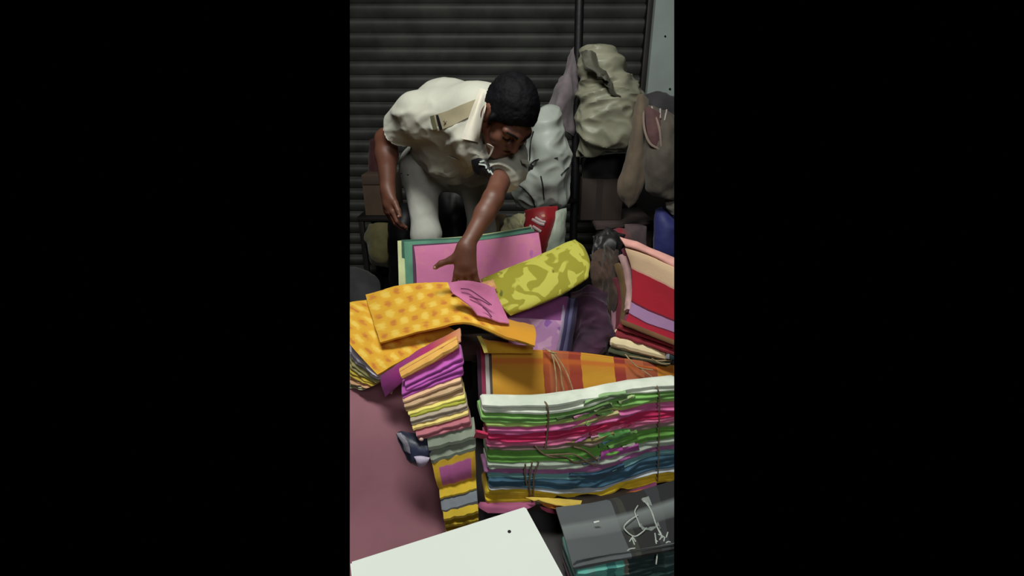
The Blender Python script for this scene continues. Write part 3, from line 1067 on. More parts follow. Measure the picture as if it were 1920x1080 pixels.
pkb = at(890, 560, 1.4)
pink = thing('upright_cloth_bundle', (pkb.x, pkb.y, 0.34 * S), 'bundle stood upright, plain pink face with green and cream cloths behind, under the hand', 'cloth bundle')
M_PINK = blotch('pink_cloth', (214, 124, 172), (216, 130, 166), (186, 108, 176), 5, 0.5, (1, 0.6, 1), dthr=0.70)
fc = [
    ([[(776, 462, 1.41), (860, 456, 1.41), (940, 446, 1.42), (1010, 436, 1.43)], [(780, 500, 1.395), (860, 498, 1.395), (940, 488, 1.405), (1016, 478, 1.415)], [(782, 560, 1.375), (862, 560, 1.375), (940, 556, 1.385), (1020, 550, 1.395)], [(783, 606, 1.36), (863, 606, 1.36), (940, 606, 1.37), (1020, 604, 1.38)]], 0.022),
    ([[(772, 464, 1.41), (900, 455, 1.42), (1008, 438, 1.43)], [(775, 560, 1.375), (900, 560, 1.38), (1018, 550, 1.395)], [(776, 600, 1.36), (900, 600, 1.37), (1020, 600, 1.38)]], 0.012),
    ([[(756, 461, 1.41), (890, 454, 1.42), (1004, 436, 1.43)], [(760, 560, 1.375), (895, 560, 1.38), (1014, 550, 1.395)], [(761, 600, 1.36), (895, 600, 1.37), (1014, 600, 1.38)]], 0.022),
    ([[(750, 462, 1.41), (885, 455, 1.42), (1000, 437, 1.43)], [(752, 560, 1.375), (885, 560, 1.38), (1008, 550, 1.395)], [(753, 600, 1.36), (885, 600, 1.37), (1008, 600, 1.38)]], 0.012),
    ([[(742, 466, 1.41), (885, 456, 1.42), (1000, 438, 1.43)], [(744, 530, 1.375), (885, 545, 1.38), (1000, 550, 1.395)], [(745, 596, 1.36), (885, 600, 1.37), (1000, 600, 1.38)]], 0.016),
]
leaning('folded_cloth', fc, [M_PINK, fabric('plum_edge', (92, 54, 84), 1.0), fabric('sea_green', (92, 146, 122), 1.0), fabric('deep_green', (64, 104, 88), 1.0), fabric('cream_lime', (206, 212, 160), 1.0)],
        ['pink face cloth', 'thin plum cloth', 'sea green cloth', 'deep green cloth', 'cream lime cloth at the back'], (-0.10, 0.95, 0.12), pink, seed=30)
# pink sari pulled forward under the fingers
ctrl = [[(840, 530, 1.17), (872, 526, 1.165), (904, 531, 1.17), (926, 540, 1.18)], [(850, 551, 1.155), (886, 552, 1.155), (918, 560, 1.16), (940, 572, 1.16)], [(880, 572, 1.13), (908, 580, 1.14), (932, 590, 1.14), (952, 598, 1.14)], [(896, 590, 1.105), (920, 598, 1.105), (938, 603, 1.11), (954, 606, 1.115)]]
tk = obj('pink_cloth', patch(ctrl, 18, 16, 0.006, wr=0.006, wf=14, seed=6), fabric('soft_pink', (206, 116, 160), 1.0, 0.08), label='loose pink cloth with dark printed lines below the man\'s fingers', cat='cloth')
V = join(*[tube([at(*p) for p in t], 0.0016, 6, 0.008) for t in ([(864, 541, 1.153), (880, 543, 1.15), (900, 556, 1.142), (922, 572, 1.13)], [(880, 556, 1.147), (900, 562, 1.142), (918, 572, 1.128)], [(905, 576, 1.12), (914, 584, 1.115), (922, 594, 1.10)])])
obj('dark_line', V, plain('plum_print', (104, 48, 84), 1.0, 0.9), tk)

# yellow green floral bundle, tilted
M_FLORAL = blotch('lime_floral', (150, 142, 30), (190, 184, 74), (92, 92, 24), 4.2, 0.50, (1.8, 0.9, 1), 1.0, 1.0, 0.73)
ctrl = [[(902, 524, 1.31), (950, 502, 1.33), (1010, 478, 1.35), (1060, 456, 1.37), (1078, 449, 1.375)],
        [(912, 538, 1.28), (962, 516, 1.30), (1022, 492, 1.32), (1078, 468, 1.34), (1095, 464, 1.35)],
        [(932, 562, 1.235), (984, 544, 1.25), (1038, 520, 1.27), (1090, 496, 1.29), (1106, 490, 1.30)],
        [(948, 582, 1.205), (998, 566, 1.22), (1050, 544, 1.24), (1094, 520, 1.26), (1104, 512, 1.27)],
        [(957, 592, 1.20), (1006, 574, 1.215), (1056, 552, 1.235), (1092, 528, 1.255), (1100, 520, 1.265)]]
fb = obj('floral_cloth', patch(ctrl, 34, 24, 0.045, bf=0.010, bb=0.0, wr=0.004, wf=9, seed=17), M_FLORAL, label='tilted bundle of yellow green leafy cloth between pink bundle and dark cloths', cat='cloth')
obj('gathered_end', patch([[(896, 532, 1.275), (908, 528, 1.28), (924, 522, 1.285)], [(902, 540, 1.245), (914, 536, 1.25), (928, 532, 1.255)], [(910, 548, 1.24), (920, 544, 1.24), (932, 540, 1.245)]], 10, 8, 0.006, bf=0.004, wr=0.008, wf=30, ridge=True, seed=9), fabric('peach_end', (206, 150, 96), 1.0, 0.4), fb, label='peach gathered end')

# purple floral bundle under it
M_PF = blotch('purple_floral', (190, 138, 188), (210, 164, 200), (150, 96, 176), 2.6, 0.55, (1.2, 1, 1), 1.0, 0.8, 0.64)
pb_ = at(1010, 640, 1.25)
purple = thing('floral_cloth_bundle', (pb_.x, pb_.y, 0.34 * S), 'bundle of mauve flowered cloth with navy edge under the lime floral bundle', 'cloth bundle')
obj('face_cloth', patch([[(950, 596, 1.235), (1000, 598, 1.235), (1054, 602, 1.235)], [(952, 622, 1.225), (1000, 626, 1.225), (1050, 628, 1.225)], [(954, 648, 1.215), (1000, 652, 1.215), (1044, 654, 1.215)], [(956, 672, 1.205), (1000, 676, 1.205), (1040, 678, 1.205)]], 18, 14, 0.03, bf=0.004, wr=0.003, wf=9, seed=21), M_PF, purple)
obj('top_cloth', patch([[(950, 566, 1.30), (1010, 560, 1.30), (1066, 556, 1.30)], [(950, 584, 1.265), (1006, 580, 1.265), (1062, 580, 1.265)], [(952, 597, 1.24), (1004, 598, 1.24), (1056, 602, 1.24)]], 18, 10, 0.02, wr=0.003, wf=9, seed=22), fabric('dark_mauve', (136, 72, 132), 1.0, 0.15), purple, label='darker mauve top cloth')
for k, (dx, c, nm) in enumerate(((0, (168, 150, 180), 'pale lilac'), (7, (52, 44, 86), 'navy'), (14, (92, 88, 128), 'slate'), (20, (38, 28, 60), 'dark indigo'))):
    obj('edge_cloth', patch([[(1056 + dx, 556 + dx * .3, 1.30), (1064 + dx, 556 + dx * .3, 1.305)], [(1052 + dx, 602, 1.238), (1060 + dx, 604, 1.243)], [(1042 + dx, 660, 1.215), (1050 + dx, 662, 1.22)]], 5, 14, 0.02, bf=0.003, wr=0.003, wf=12, seed=24 + k), fabric('purple_edge_%d' % k, c, 1.0, 0.15), purple, label=nm + ' folded edge')

# ------------------------------------------------------------------ orange striped bundle, tied
og = at(1090, 720, 1.15)
orange = thing('striped_cloth_bundle', (og.x, og.y, 0.1 * S), 'tied upright bundle with an orange face and brick red stripes behind the green pile', 'cloth bundle')
OR, DR, BR_ = (212, 152, 40), (158, 56, 36), (176, 96, 58)
M_ORANGE = striped('orange_stripe', [(0, OR), (0.268, (168, 76, 40)), (0.300, BR_), (0.375, (176, 88, 52)), (0.405, DR), (0.468, OR), (0.622, (150, 46, 38)), (0.672, BR_), (0.76, (150, 72, 46)), (0.83, (200, 130, 34))], 'u',
                   ((206, 104, 36), [(0, 0.0), (0.14, 0), (0.17, 0.7), (0.20, 0), (0.30, 0), (0.33, .75), (0.37, .75), (0.40, .3), (0.5, 0), (1, 0)]))
ctrl = [[(922, 656, 1.150), (1010, 656, 1.168), (1100, 662, 1.19), (1200, 676, 1.215), (1290, 688, 1.235)],
        [(922, 664, 1.143), (1010, 664, 1.160), (1100, 670, 1.182), (1200, 682, 1.207), (1290, 692, 1.228)],
        [(923, 700, 1.118), (1012, 702, 1.135), (1102, 702, 1.157), (1202, 704, 1.182), (1290, 706, 1.203)],
        [(925, 750, 1.085), (1016, 752, 1.102), (1106, 750, 1.124), (1206, 745, 1.149), (1290, 742, 1.17)],
        [(928, 850, 1.06), (1020, 850, 1.077), (1110, 848, 1.10), (1210, 842, 1.125), (1290, 836, 1.15)]]
obj('folded_cloth', patch(ctrl, 40, 24, 0.02, bf=0.004, wr=0.003, wf=7, seed=33), M_ORANGE, orange, trim=True, label='orange cloth with brick red stripes')
for k, (c, nm, x0, y0) in enumerate((((84, 74, 62), 'dark grey', 919, 662), ((214, 208, 206), 'white', 912, 664), ((156, 52, 84), 'maroon', 905, 658), ((70, 40, 66), 'dark plum', 899, 672))):
    w = 0.014 if nm != 'white' else 0.022
    off = Vector((-0.2, 0.97, 0.1)) * (0.02 + 0.018 * k)
    obj('folded_cloth', patch([[(x0, y0 + 4, 1.15), (1050, y0 + 22, 1.175), (1180, y0 + 34, 1.20)], [(x0 + 1, 700, 1.118), (1050, 704, 1.146), (1180, 708, 1.178)], [(x0 + 3, 752, 1.085), (1055, 752, 1.112), (1180, 746, 1.145)], [(x0 + 5, 790, 1.07), (1060, 790, 1.098), (1180, 786, 1.13)]], 14, 18, w, bf=0.002, wr=0.002, wf=8, seed=50 + k, shift=off * 0.75), fabric('orange_back_%d' % k, c, 1.0, 0.12), orange, trim=True, label=nm + ' cloth edge')
tw = [
    [(1030, 656, 1.165), (1036, 668, 1.15), (1042, 700, 1.125), (1044, 745, 1.095)],
    [(1034, 660, 1.16), (1050, 690, 1.13), (1054, 720, 1.115), (1062, 748, 1.10)],
    [(1036, 658, 1.16), (1058, 690, 1.14), (1070, 718, 1.118), (1078, 746, 1.10)],
    [(1020, 652, 1.17), (1032, 660, 1.155), (1044, 662, 1.16)],
    [(1172, 664, 1.195), (1186, 680, 1.18), (1200, 690, 1.175), (1224, 694, 1.18)],
    [(1196, 688, 1.18), (1216, 702, 1.168), (1236, 718, 1.16)],
    [(1180, 668, 1.195), (1206, 672, 1.20), (1230, 676, 1.2), (1256, 676, 1.21)],
    [(1222, 672, 1.20), (1240, 682, 1.195), (1256, 682, 1.2)],
]
for t in tw:
    obj('twine', tube([at(x, y, Y - 0.014) for x, y, Y in t], 0.0021, 6, 0.01), M_TWINE, orange)
# yellow folds above the left end
obj('yellow_cloth', patch([[(898, 632, 1.14), (930, 640, 1.15), (1000, 648, 1.16)], [(906, 646, 1.12), (935, 650, 1.13), (1000, 654, 1.14)], [(914, 662, 1.11), (940, 662, 1.12), (1000, 662, 1.13)]], 16, 10, 0.012, bf=0.004, wr=0.005, wf=14, seed=61), fabric('amber', (220, 166, 40), 1.0, 0.12), label='amber folded cloth tucked between the drooping print and orange bundle', cat='cloth')
obj('lime_strip', patch([[(894, 630, 1.13), (902, 630, 1.13)], [(902, 646, 1.11), (910, 645, 1.11)], [(908, 662, 1.10), (915, 661, 1.10)]], 4, 10, 0.005, wr=0.003, wf=20, seed=62), fabric('pale_olive', (196, 180, 84), 1.0), label='narrow pale olive strip at the amber cloth\'s left corner', cat='cloth')

# ------------------------------------------------------------------ red striped bundle at the right edge
rb = at(1210, 620, 1.28)
red = thing('red_cloth_bundle', (rb.x, rb.y, 0.38 * S), 'upright bundle with cream, red and lilac bands at the right edge', 'cloth bundle')
M_RED = striped('red_bands', [(0, (232, 196, 160)), (0.215, (226, 170, 150)), (0.235, (182, 20, 46)), (0.515, (110, 26, 56)), (0.535, (182, 138, 186)), (0.665, (110, 22, 52)), (0.685, (186, 26, 56)), (0.86, (112, 74, 44)), (0.91, (140, 24, 44))], 'v')
ctrl = [[(1172, 466, 1.32), (1215, 480, 1.27), (1290, 514, 1.19)], [(1184, 505, 1.305), (1222, 522, 1.26), (1290, 556, 1.18)], [(1184, 560, 1.285), (1222, 578, 1.245), (1290, 606, 1.17)], [(1176, 596, 1.275), (1216, 616, 1.235), (1290, 640, 1.16)], [(1166, 618, 1.265), (1210, 634, 1.225), (1290, 662, 1.15)]]
obj('folded_cloth', patch(ctrl, 18, 24, 0.03, bf=0.006, wr=0.003, wf=8, seed=71), M_RED, red, trim=True, label='face cloth banded cream, red and lilac')
obj('folded_cloth', patch([[(1162, 444, 1.345), (1200, 456, 1.31), (1290, 494, 1.22)], [(1168, 454, 1.325), (1208, 467, 1.285), (1290, 505, 1.20)], [(1172, 462, 1.318), (1214, 476, 1.272), (1290, 514, 1.192)]], 18, 8, 0.016, bf=0.004, wr=0.004, wf=16, seed=72), fabric('salmon', (222, 160, 150), 1.0, 0.15), red, trim=True, label='salmon top cloth')
edges = [((128, 56, 80), 'wine', [(1168, 466), (1182, 506), (1184, 560), (1170, 606)]), ((190, 150, 150), 'pale pink', [(1162, 478), (1174, 512), (1176, 556), (1172, 580)]),
         ((104, 78, 46), 'olive brown', [(1154, 494), (1162, 522), (1168, 566), (1164, 612)]), ((96, 26, 40), 'dark red', [(1150, 520), (1154, 540), (1158, 574), (1156, 618)]),
         ((150, 104, 120), 'dusty pink', [(1147, 546), (1149, 560), (1150, 590), (1148, 624)])]
for k, (c, nm, pts) in enumerate(edges):
    ys = (1.345, 1.332, 1.312, 1.282)
    obj('edge_cloth', patch([[(x - 3, y + 2, Yv + 0.004 + 0.006 * k), (x + 5, y, Yv - 0.004 + 0.006 * k), (x + 12, y + 2, Yv - 0.008 + 0.006 * k)] for (x, y), Yv in zip(pts, ys)], 8, 26, 0.03, bf=0.003, wr=0.006, wf=12, seed=74 + k, stretch=(2, 1, .5)), fabric('red_edge_%d' % k, c, 1.0, 0.2), red, label=nm + ' folded edge')
obj('edge_cloth', patch([[(1164, 598, 1.265), (1205, 614, 1.23), (1290, 648, 1.155)], [(1166, 608, 1.255), (1207, 625, 1.22), (1290, 658, 1.148)]], 16, 6, 0.02, bf=0.004, wr=0.003, wf=12, seed=80), fabric('brown_band', (110, 74, 44), 1.0, 0.2), red, trim=True, label='brown band under the lilac and red ones')
obj('folded_cloth', layer([(1160, 606), (1210, 624), (1285, 650)], [(1150, 634), (1205, 648), (1285, 676)], [1.272, 1.235, 1.165], (0.5, 0.86, 0), 0.2 * S, 2, seed=77, amp=0.004, N=16), fabric('deep_red', (136, 30, 44), 1.0, 0.2), red, trim=True, label='deep red cloth at the bottom')
obj('folded_cloth', layer([(1144, 632), (1190, 644), (1250, 660)], [(1144, 652), (1190, 664), (1250, 678)], [1.258, 1.235, 1.20], (0.45, 0.9, 0), 0.22 * S, 1, seed=78, amp=0.003, N=16, bulge=0.005), fabric('cream_slab', (232, 212, 170), 1.0, 0.06), trim=True, label='thick cream folded cloth lying under the red banded bundle', cat='cloth')
obj('folded_cloth', layer([(1140, 655), (1190, 667), (1255, 681)], [(1140, 662), (1190, 674), (1255, 688)], [1.25, 1.228, 1.195], (0.45, 0.9, 0), 0.2 * S, 1, seed=79, amp=0.003, N=16, bulge=0.004), fabric('dark_moss', (66, 72, 48), 1.0, 0.1), trim=True, label='thin dark moss folded cloth under the cream one', cat='cloth')
obj('grey_cloth', patch([[(1250, 632, 1.22), (1262, 636, 1.21), (1280, 640, 1.20)], [(1250, 655, 1.20), (1260, 660, 1.19), (1280, 664, 1.18)], [(1248, 672, 1.19), (1260, 674, 1.18), (1280, 676, 1.17)]], 8, 10, 0.02, bf=0.004, wr=0.006, wf=16, seed=81), striped('grey_teal', [(0, (140, 140, 146)), (0.35, (20, 44, 48))], 'u'), trim=True, label='grey and dark teal cloth end at the right edge beside the cream one', cat='cloth')

# dark cloths between the bundles
obj('plum_cloth', patch([[(1072, 545, 1.36), (1105, 540, 1.37), (1140, 545, 1.36)], [(1066, 590, 1.31), (1100, 588, 1.29), (1145, 590, 1.31)], [(1058, 630, 1.28), (1095, 628, 1.25), (1150, 632, 1.28)], [(1048, 664, 1.26), (1092, 662, 1.23), (1148, 668, 1.26)]], 44, 44, 0.02, bf=0.02, wr=0.07, wf=6, ridge='crumple', seed=83), fabric('dark_plum_heap', (60, 27, 54), 1.0, 0.4), label='crumpled dark plum cloth between the flowered and red bundles', cat='cloth')
obj('brown_cloth', patch([[(1106, 478, 1.46), (1130, 462, 1.45), (1160, 470, 1.42)], [(1106, 515, 1.42), (1130, 506, 1.39), (1160, 506, 1.38)], [(1112, 550, 1.39), (1134, 545, 1.36), (1158, 550, 1.355)], [(1120, 596, 1.36), (1138, 600, 1.33), (1150, 604, 1.325)], [(1128, 640, 1.33), (1140, 644, 1.31), (1146, 644, 1.31)]], 40, 50, 0.012, bf=0.012, wr=0.07, wf=8, ridge='crumple', seed=85, stretch=(2.6, 1, 0.45)), fabric('brown_heap', (62, 43, 33), 1.0, 0.5), label='limp brown cloth hanging beside the red bundle\'s left edge', cat='cloth')
obj('black_bag_or_shade', patch([[(1112, 442, 1.55), (1140, 430, 1.56), (1172, 434, 1.54)], [(1112, 470, 1.52), (1140, 466, 1.49), (1166, 468, 1.50)], [(1120, 500, 1.49), (1142, 498, 1.46), (1162, 500, 1.48)]], 36, 30, 0.02, bf=0.015, wr=0.07, wf=9, ridge='crumple', seed=87), plain('grey_poly', (40, 36, 38), 1.0, 0.5, 0, 0.4, 14), label='dark grey polythene bag behind the brown cloth', cat='bag')

# ------------------------------------------------------------------ background: sacks, stool, boxes
M_SACK = fabric('white_poly_sack', (166, 170, 163), 1.0, 0.08, 0.5, 0.05, 0.2)
M_CREAM = fabric('cream_poly_sack', (142, 139, 120), 1.0, 0.10, 0.45, 0.05, 0.2)
ctrl = [[(1092, 96, 2.08), (1104, 88, 2.05), (1132, 84, 2.05), (1146, 104, 2.10)],
        [(1092, 128, 2.06), (1112, 122, 2.01), (1150, 124, 2.01), (1172, 142, 2.08)],
        [(1088, 170, 2.06), (1116, 166, 1.99), (1166, 164, 1.99), (1198, 164, 2.08)],
        [(1085, 220, 2.06), (1116, 220, 1.97), (1166, 214, 1.97), (1194, 206, 2.07)],
        [(1084, 262, 2.06), (1112, 262, 1.97), (1160, 258, 1.97), (1184, 252, 2.07)],
        [(1086, 294, 2.07), (1108, 290, 2.02), (1146, 280, 2.02), (1174, 276, 2.08)]]
cs = obj('cream_sack', patch(ctrl, 80, 100, 0.03, bf=0.045, bb=0.02, wr=0.058, wf=5.2, ridge='crumple', seed=91, stretch=(0.8, 1, 1.3)), M_CREAM, label='crumpled cream plastic sack hanging to the right of the dark post', cat='sack')
obj('knot', patch([[(1088, 98, 2.0), (1102, 92, 1.98), (1114, 100, 1.98)], [(1092, 116, 1.96), (1110, 114, 1.94), (1128, 124, 1.94)], [(1100, 126, 1.93), (1124, 136, 1.915), (1146, 152, 1.92)], [(1134, 148, 1.91), (1148, 162, 1.905), (1164, 182, 1.915)]], 16, 16, 0.012, bf=0.015, wr=0.018, wf=14, ridge=True, seed=92), fabric('grey_green_fold', (74, 72, 60), 1.0, 0.3, 0.6), cs, label='grey green twisted fold')

ctrl = [[(1070, 92, 2.12), (1078, 86, 2.12), (1083, 96, 2.12)], [(1056, 140, 2.10), (1066, 140, 2.06), (1081, 144, 2.10)], [(1026, 188, 2.08), (1054, 190, 2.03), (1080, 200, 2.08)], [(1016, 232, 2.08), (1048, 240, 2.03), (1078, 256, 2.08)]]
obj('grey_cloth', patch(ctrl, 22, 34, 0.02, bf=0.02, wr=0.022, wf=9, ridge=True, seed=93, stretch=(1.5, 1, .6)), fabric('mauve_grey_rag', (118, 106, 112), 1.0, 0.25), label='mauve grey cloth hanging to the left of the dark post', cat='cloth')

ctrl = [[(1016, 206, 1.98), (1032, 198, 1.96), (1046, 206, 1.98)],
        [(1000, 240, 1.97), (1028, 236, 1.91), (1056, 246, 1.97)],
        [(985, 285, 1.96), (1024, 282, 1.88), (1064, 286, 1.95)],
        [(972, 330, 1.95), (1020, 330, 1.87), (1066, 330, 1.94)],
        [(958, 365, 1.95), (1010, 368, 1.88), (1066, 366, 1.94)],
        [(964, 392, 1.95), (1010, 400, 1.91), (1058, 384, 1.95)]]
ws = obj('white_sack', patch(ctrl, 70, 96, 0.03, bf=0.05, bb=0.03, wr=0.06, wf=5, ridge='crumple', seed=95, stretch=(1, 1, 0.9)), M_SACK, label='white plastic sack tied with black cord behind the man\'s left shoulder', cat='sack')
wbv = bvh_of((lambda o: ([o.matrix_basis @ v.co for v in o.data.vertices], [list(p.vertices) for p in o.data.polygons]))(ws))
obj('cord', join(*[tube([snap(wbv, p[0], p[1], 0.004) or at(*p) for p in t], 0.0028, 6, 0.01) for t in (
    [(1000, 246, 1.86), (994, 275, 1.86), (993, 300, 1.86), (992, 312, 1.86)],
    [(975, 302, 1.87), (990, 312, 1.85), (1006, 300, 1.86), (1046, 296, 1.86)],
    [(962, 342, 1.88), (982, 354, 1.85), (998, 372, 1.85), (1004, 392, 1.86)],
    [(1014, 330, 1.84), (1018, 350, 1.84), (1020, 374, 1.86)],
    [(1052, 328, 1.86), (1060, 320, 1.88), (1066, 314, 1.90)])]), M_BLACK, ws, label='black cord')
obj('cord_knot', blob(snap(wbv, 992, 312, 0.010) or at(992, 312, 1.84), 0.028, 0.014, 0.018, seed=4, amp=0.008, freq=40, n=18), M_BLACK, ws, label='black knot')

# lower sack with red print and white strokes of lettering
ctrl = [[(984, 396, 1.86), (1014, 392, 1.84), (1052, 386, 1.86)], [(978, 420, 1.85), (1016, 420, 1.81), (1060, 416, 1.85)], [(975, 445, 1.84), (1016, 446, 1.80), (1062, 446, 1.84)], [(976, 480, 1.84), (1016, 482, 1.81), (1058, 482, 1.84)]]
M_RP = striped('red_print', [(0, (150, 22, 30)), (0.78, (190, 190, 176))], 'u')
ps = obj('printed_sack', patch([[(984, 394, 1.86), (1014, 388, 1.84), (1046, 386, 1.86)], [(980, 420, 1.85), (1012, 418, 1.81), (1044, 412, 1.84)], [(976, 448, 1.84), (1004, 452, 1.80), (1034, 450, 1.83)], [(976, 480, 1.84), (1004, 482, 1.81), (1030, 482, 1.83)]], 24, 28, 0.02, bf=0.02, wr=0.008, wf=8, seed=97), fabric('red_sack_print', (150, 20, 30), 1.0, 0.2, 0.5), label='red printed plastic sack with white lettering under the white sack', cat='sack')
MW = plain('white_print', (226, 200, 200), 1.0, 0.6)
lets = [
    [(998, 411), (1012, 419), (1020, 421)], [(1004, 408), (1016, 415), (1022, 416)],
    [(994, 422), (996, 428), (997, 432)], [(999, 424), (1008, 430), (1014, 434)], [(1018, 421), (1012, 419)],
]
bv = bvh_of((lambda o: ([o.matrix_basis @ v.co for v in o.data.vertices], [list(p.vertices) for p in o.data.polygons]))(ps))
V = []
for t in lets:
    q = [snap(bv, x, y, 0.002) or at(x, y, 1.79) for x, y in t]
    V.append(tube(q, 0.0064, 6, 0.008))
obj('lettering', join(*V), MW, ps, label='white lettering strokes')
obj('pale_panel', patch([[(1044, 396, 1.83), (1054, 392, 1.85), (1062, 390, 1.87)], [(1040, 416, 1.82), (1052, 416, 1.835), (1062, 416, 1.86)], [(1028, 450, 1.81), (1046, 452, 1.82), (1060, 452, 1.85)], [(1022, 484, 1.81), (1042, 484, 1.82), (1058, 484, 1.85)]], 14, 20, 0.008, bf=0.012, wr=0.008, wf=12, seed=98), fabric('pale_green_white', (176, 184, 168), 1.0, 0.12, 0.5), ps, label='pale greenish side panel')
obj('peach_mark', patch([[(1012, 398, 1.82), (1024, 396, 1.82)], [(1014, 408, 1.80), (1022, 406, 1.80)]], 6, 6, 0.003, bf=0.006, wr=0.004, wf=30, seed=99), fabric('peach_print', (220, 160, 130), 1.0, 0.1), ps)

obj('pale_packet', patch([[(950, 412, 1.84), (966, 404, 1.83), (984, 402, 1.84)], [(944, 430, 1.80), (966, 424, 1.78), (984, 420, 1.80)], [(930, 446, 1.78), (960, 444, 1.76), (980, 444, 1.78)], [(930, 480, 1.78), (960, 480, 1.77), (980, 480, 1.78)]], 40, 40, 0.02, bf=0.015, wr=0.05, wf=11, ridge='crumple', seed=101), fabric('pale_yellow_packet', (196, 190, 150), 1.0, 0.12), label='crumpled cream packet behind the pink bundle, left of red sack', cat='packet')
bx = thing('small_carton', at(934, 448, 1.9), 'small tan carton seen just right of the man\'s forearm', 'carton')
p = at(934, 424, 1.92)
obj('carton_body', box(p + Vector((-0.035, 0, -0.25)), p + Vector((0.034, 0.1, 0.034))), plain('tan_card', (148, 122, 94), 0.9, 0.85), bx)
obj('carton_flap', box(p + Vector((0.006, -0.006, -0.05)), p + Vector((0.033, 0.0, 0.033)), 0.002), plain('grey_card', (120, 108, 92), 0.8, 0.85), bx)

# brown cloths and dark sack by the right wall
ctrl = [[(1192, 178, 1.98), (1206, 176, 1.96), (1218, 186, 1.97)], [(1184, 230, 1.96), (1200, 228, 1.92), (1216, 236, 1.95)], [(1176, 290, 1.95), (1194, 292, 1.91), (1214, 300, 1.94)], [(1160, 346, 1.94), (1182, 346, 1.90), (1206, 344, 1.93)], [(1164, 372, 1.94), (1178, 390, 1.92), (1190, 380, 1.93)]]
obj('tan_cloth', patch(ctrl, 18, 38, 0.012, bf=0.015, wr=0.012, wf=9, seed=103, stretch=(2, 1, 0.5)), fabric('tan_rag', (104, 89, 74), 1.0, 0.15), label='long tan cloth hanging point down beside the cream sack', cat='cloth')
ctrl = [[(1206, 196, 1.97), (1232, 200, 1.94), (1262, 214, 1.95), (1290, 230, 1.97)], [(1206, 246, 1.95), (1236, 248, 1.90), (1264, 250, 1.91), (1292, 256, 1.95)], [(1206, 296, 1.94), (1236, 302, 1.88), (1264, 300, 1.89), (1294, 300, 1.93)], [(1212, 340, 1.94), (1236, 350, 1.89), (1264, 352, 1.90), (1294, 350, 1.93)], [(1218, 362, 1.94), (1240, 372, 1.90), (1266, 378, 1.91), (1294, 378, 1.93)]]
br = obj('brown_sack', patch(ctrl, 30, 34, 0.03, bf=0.03, wr=0.02, wf=7, seed=105, stretch=(1.5, 1, 0.7)), fabric('brown_rag', (86, 77, 69), 1.0, 0.22), trim=True, label='brown cloth sack hanging below the wall at the right edge', cat='sack')
obj('strap', join(*[tube([at(*p) for p in t], 0.005, 6, 0.012) for t in ([(1206, 200, 1.93), (1208, 240, 1.89), (1218, 268, 1.87), (1236, 280, 1.86)], [(1224, 206, 1.92), (1236, 240, 1.87), (1240, 280, 1.86)])]), fabric('strap_cloth', (138, 118, 108), 1.0, 0.1), br, label='pale brown strap')
obj('maroon_fold', patch([[(1210, 200, 1.92), (1224, 204, 1.91), (1238, 212, 1.91)], [(1212, 240, 1.885), (1226, 240, 1.875), (1238, 244, 1.875)], [(1220, 270, 1.875), (1230, 274, 1.865), (1238, 276, 1.87)]], 10, 16, 0.006, bf=0.006, wr=0.008, wf=16, seed=106), fabric('maroon_rag', (92, 62, 62), 1.0, 0.2), br, label='maroon inner fold')
ctrl = [[(1208, 176, 2.06), (1232, 172, 2.04), (1256, 182, 2.05), (1290, 196, 2.06)], [(1206, 200, 2.05), (1232, 200, 2.0), (1258, 208, 2.01), (1290, 216, 2.04)], [(1208, 240, 2.05), (1234, 244, 2.0), (1260, 250, 2.01), (1290, 256, 2.04)]]
ds = obj('dark_sack', patch(ctrl, 26, 20, 0.03, bf=0.03, wr=0.016, wf=9, seed=107), fabric('charcoal_sack', (50, 46, 50), 1.0, 0.2), trim=True, label='charcoal sack with three white strings at the foot of the pale wall', cat='sack')
M_SW = fabric('string_white', (176, 166, 160), 1.0, 0.05)
for t in ([(1222, 200, 1.93), (1226, 214, 1.90)], [(1238, 204, 1.93), (1238, 222, 1.90)], [(1250, 206, 1.94), (1246, 226, 1.90)]):
    obj('white_string', tube([at(*p) for p in t], 0.0035, 6, 0.012), M_SW, ds)
# dark hanging bag under the cream sack, and the brown carton below
obj('dark_bag', patch([[(1090, 296, 2.16), (1130, 290, 2.12), (1172, 288, 2.16)], [(1090, 322, 2.14), (1130, 320, 2.09), (1170, 318, 2.14)], [(1092, 342, 2.14), (1130, 344, 2.10), (1166, 342, 2.14)]], 20, 14, 0.03, bf=0.02, wr=0.02, wf=9, seed=109), fabric('near_black_bag', (32, 26, 28), 1.0, 0.3), label='near black bag hanging under the cream sack', cat='bag')
# stool / low table
stl = thing('dark_stool', at(1170, 480, 2.05), 'dark wooden stool whose pale-edged top shows behind the red bundle', 'stool')
q0, q1 = at(1118, 424, 1.98), at(1226, 414, 2.08)
zs = (q0.z + q1.z) / 2
obj('seat', prism([(q0.x, q0.y), (q1.x, q1.y), (q1.x, q1.y + 0.3), (q0.x, q0.y + 0.3)], zs - 0.02, zs, 0.004), plain('stool_top', (92, 78, 76), 0.8, 0.5, 0, 0.2), stl)
for (px, Yy) in ((1126, 2.02), (1216, 2.12), (1126, 2.22), (1216, 2.28)):
    p = at(px, 430, Yy)
    obj('leg', box((p.x - 0.018, p.y - 0.018, 0), (p.x + 0.018, p.y + 0.018, zs - 0.019)), M_WOOD, stl)
cb = thing('brown_carton', (at(1130, 372, 2.08).x, at(1130, 372, 2.08).y, zs), 'dim brown carton on the stool behind the post', 'carton')
p0, p1 = at(1092, 336, 2.08), at(1168, 372, 2.08)
obj('carton_body', box((p0.x, p0.y, zs + 0.001), (p1.x, p0.y + 0.2, p0.z)), plain('dim_card', (62, 48, 43), 0.8, 0.85), cb)
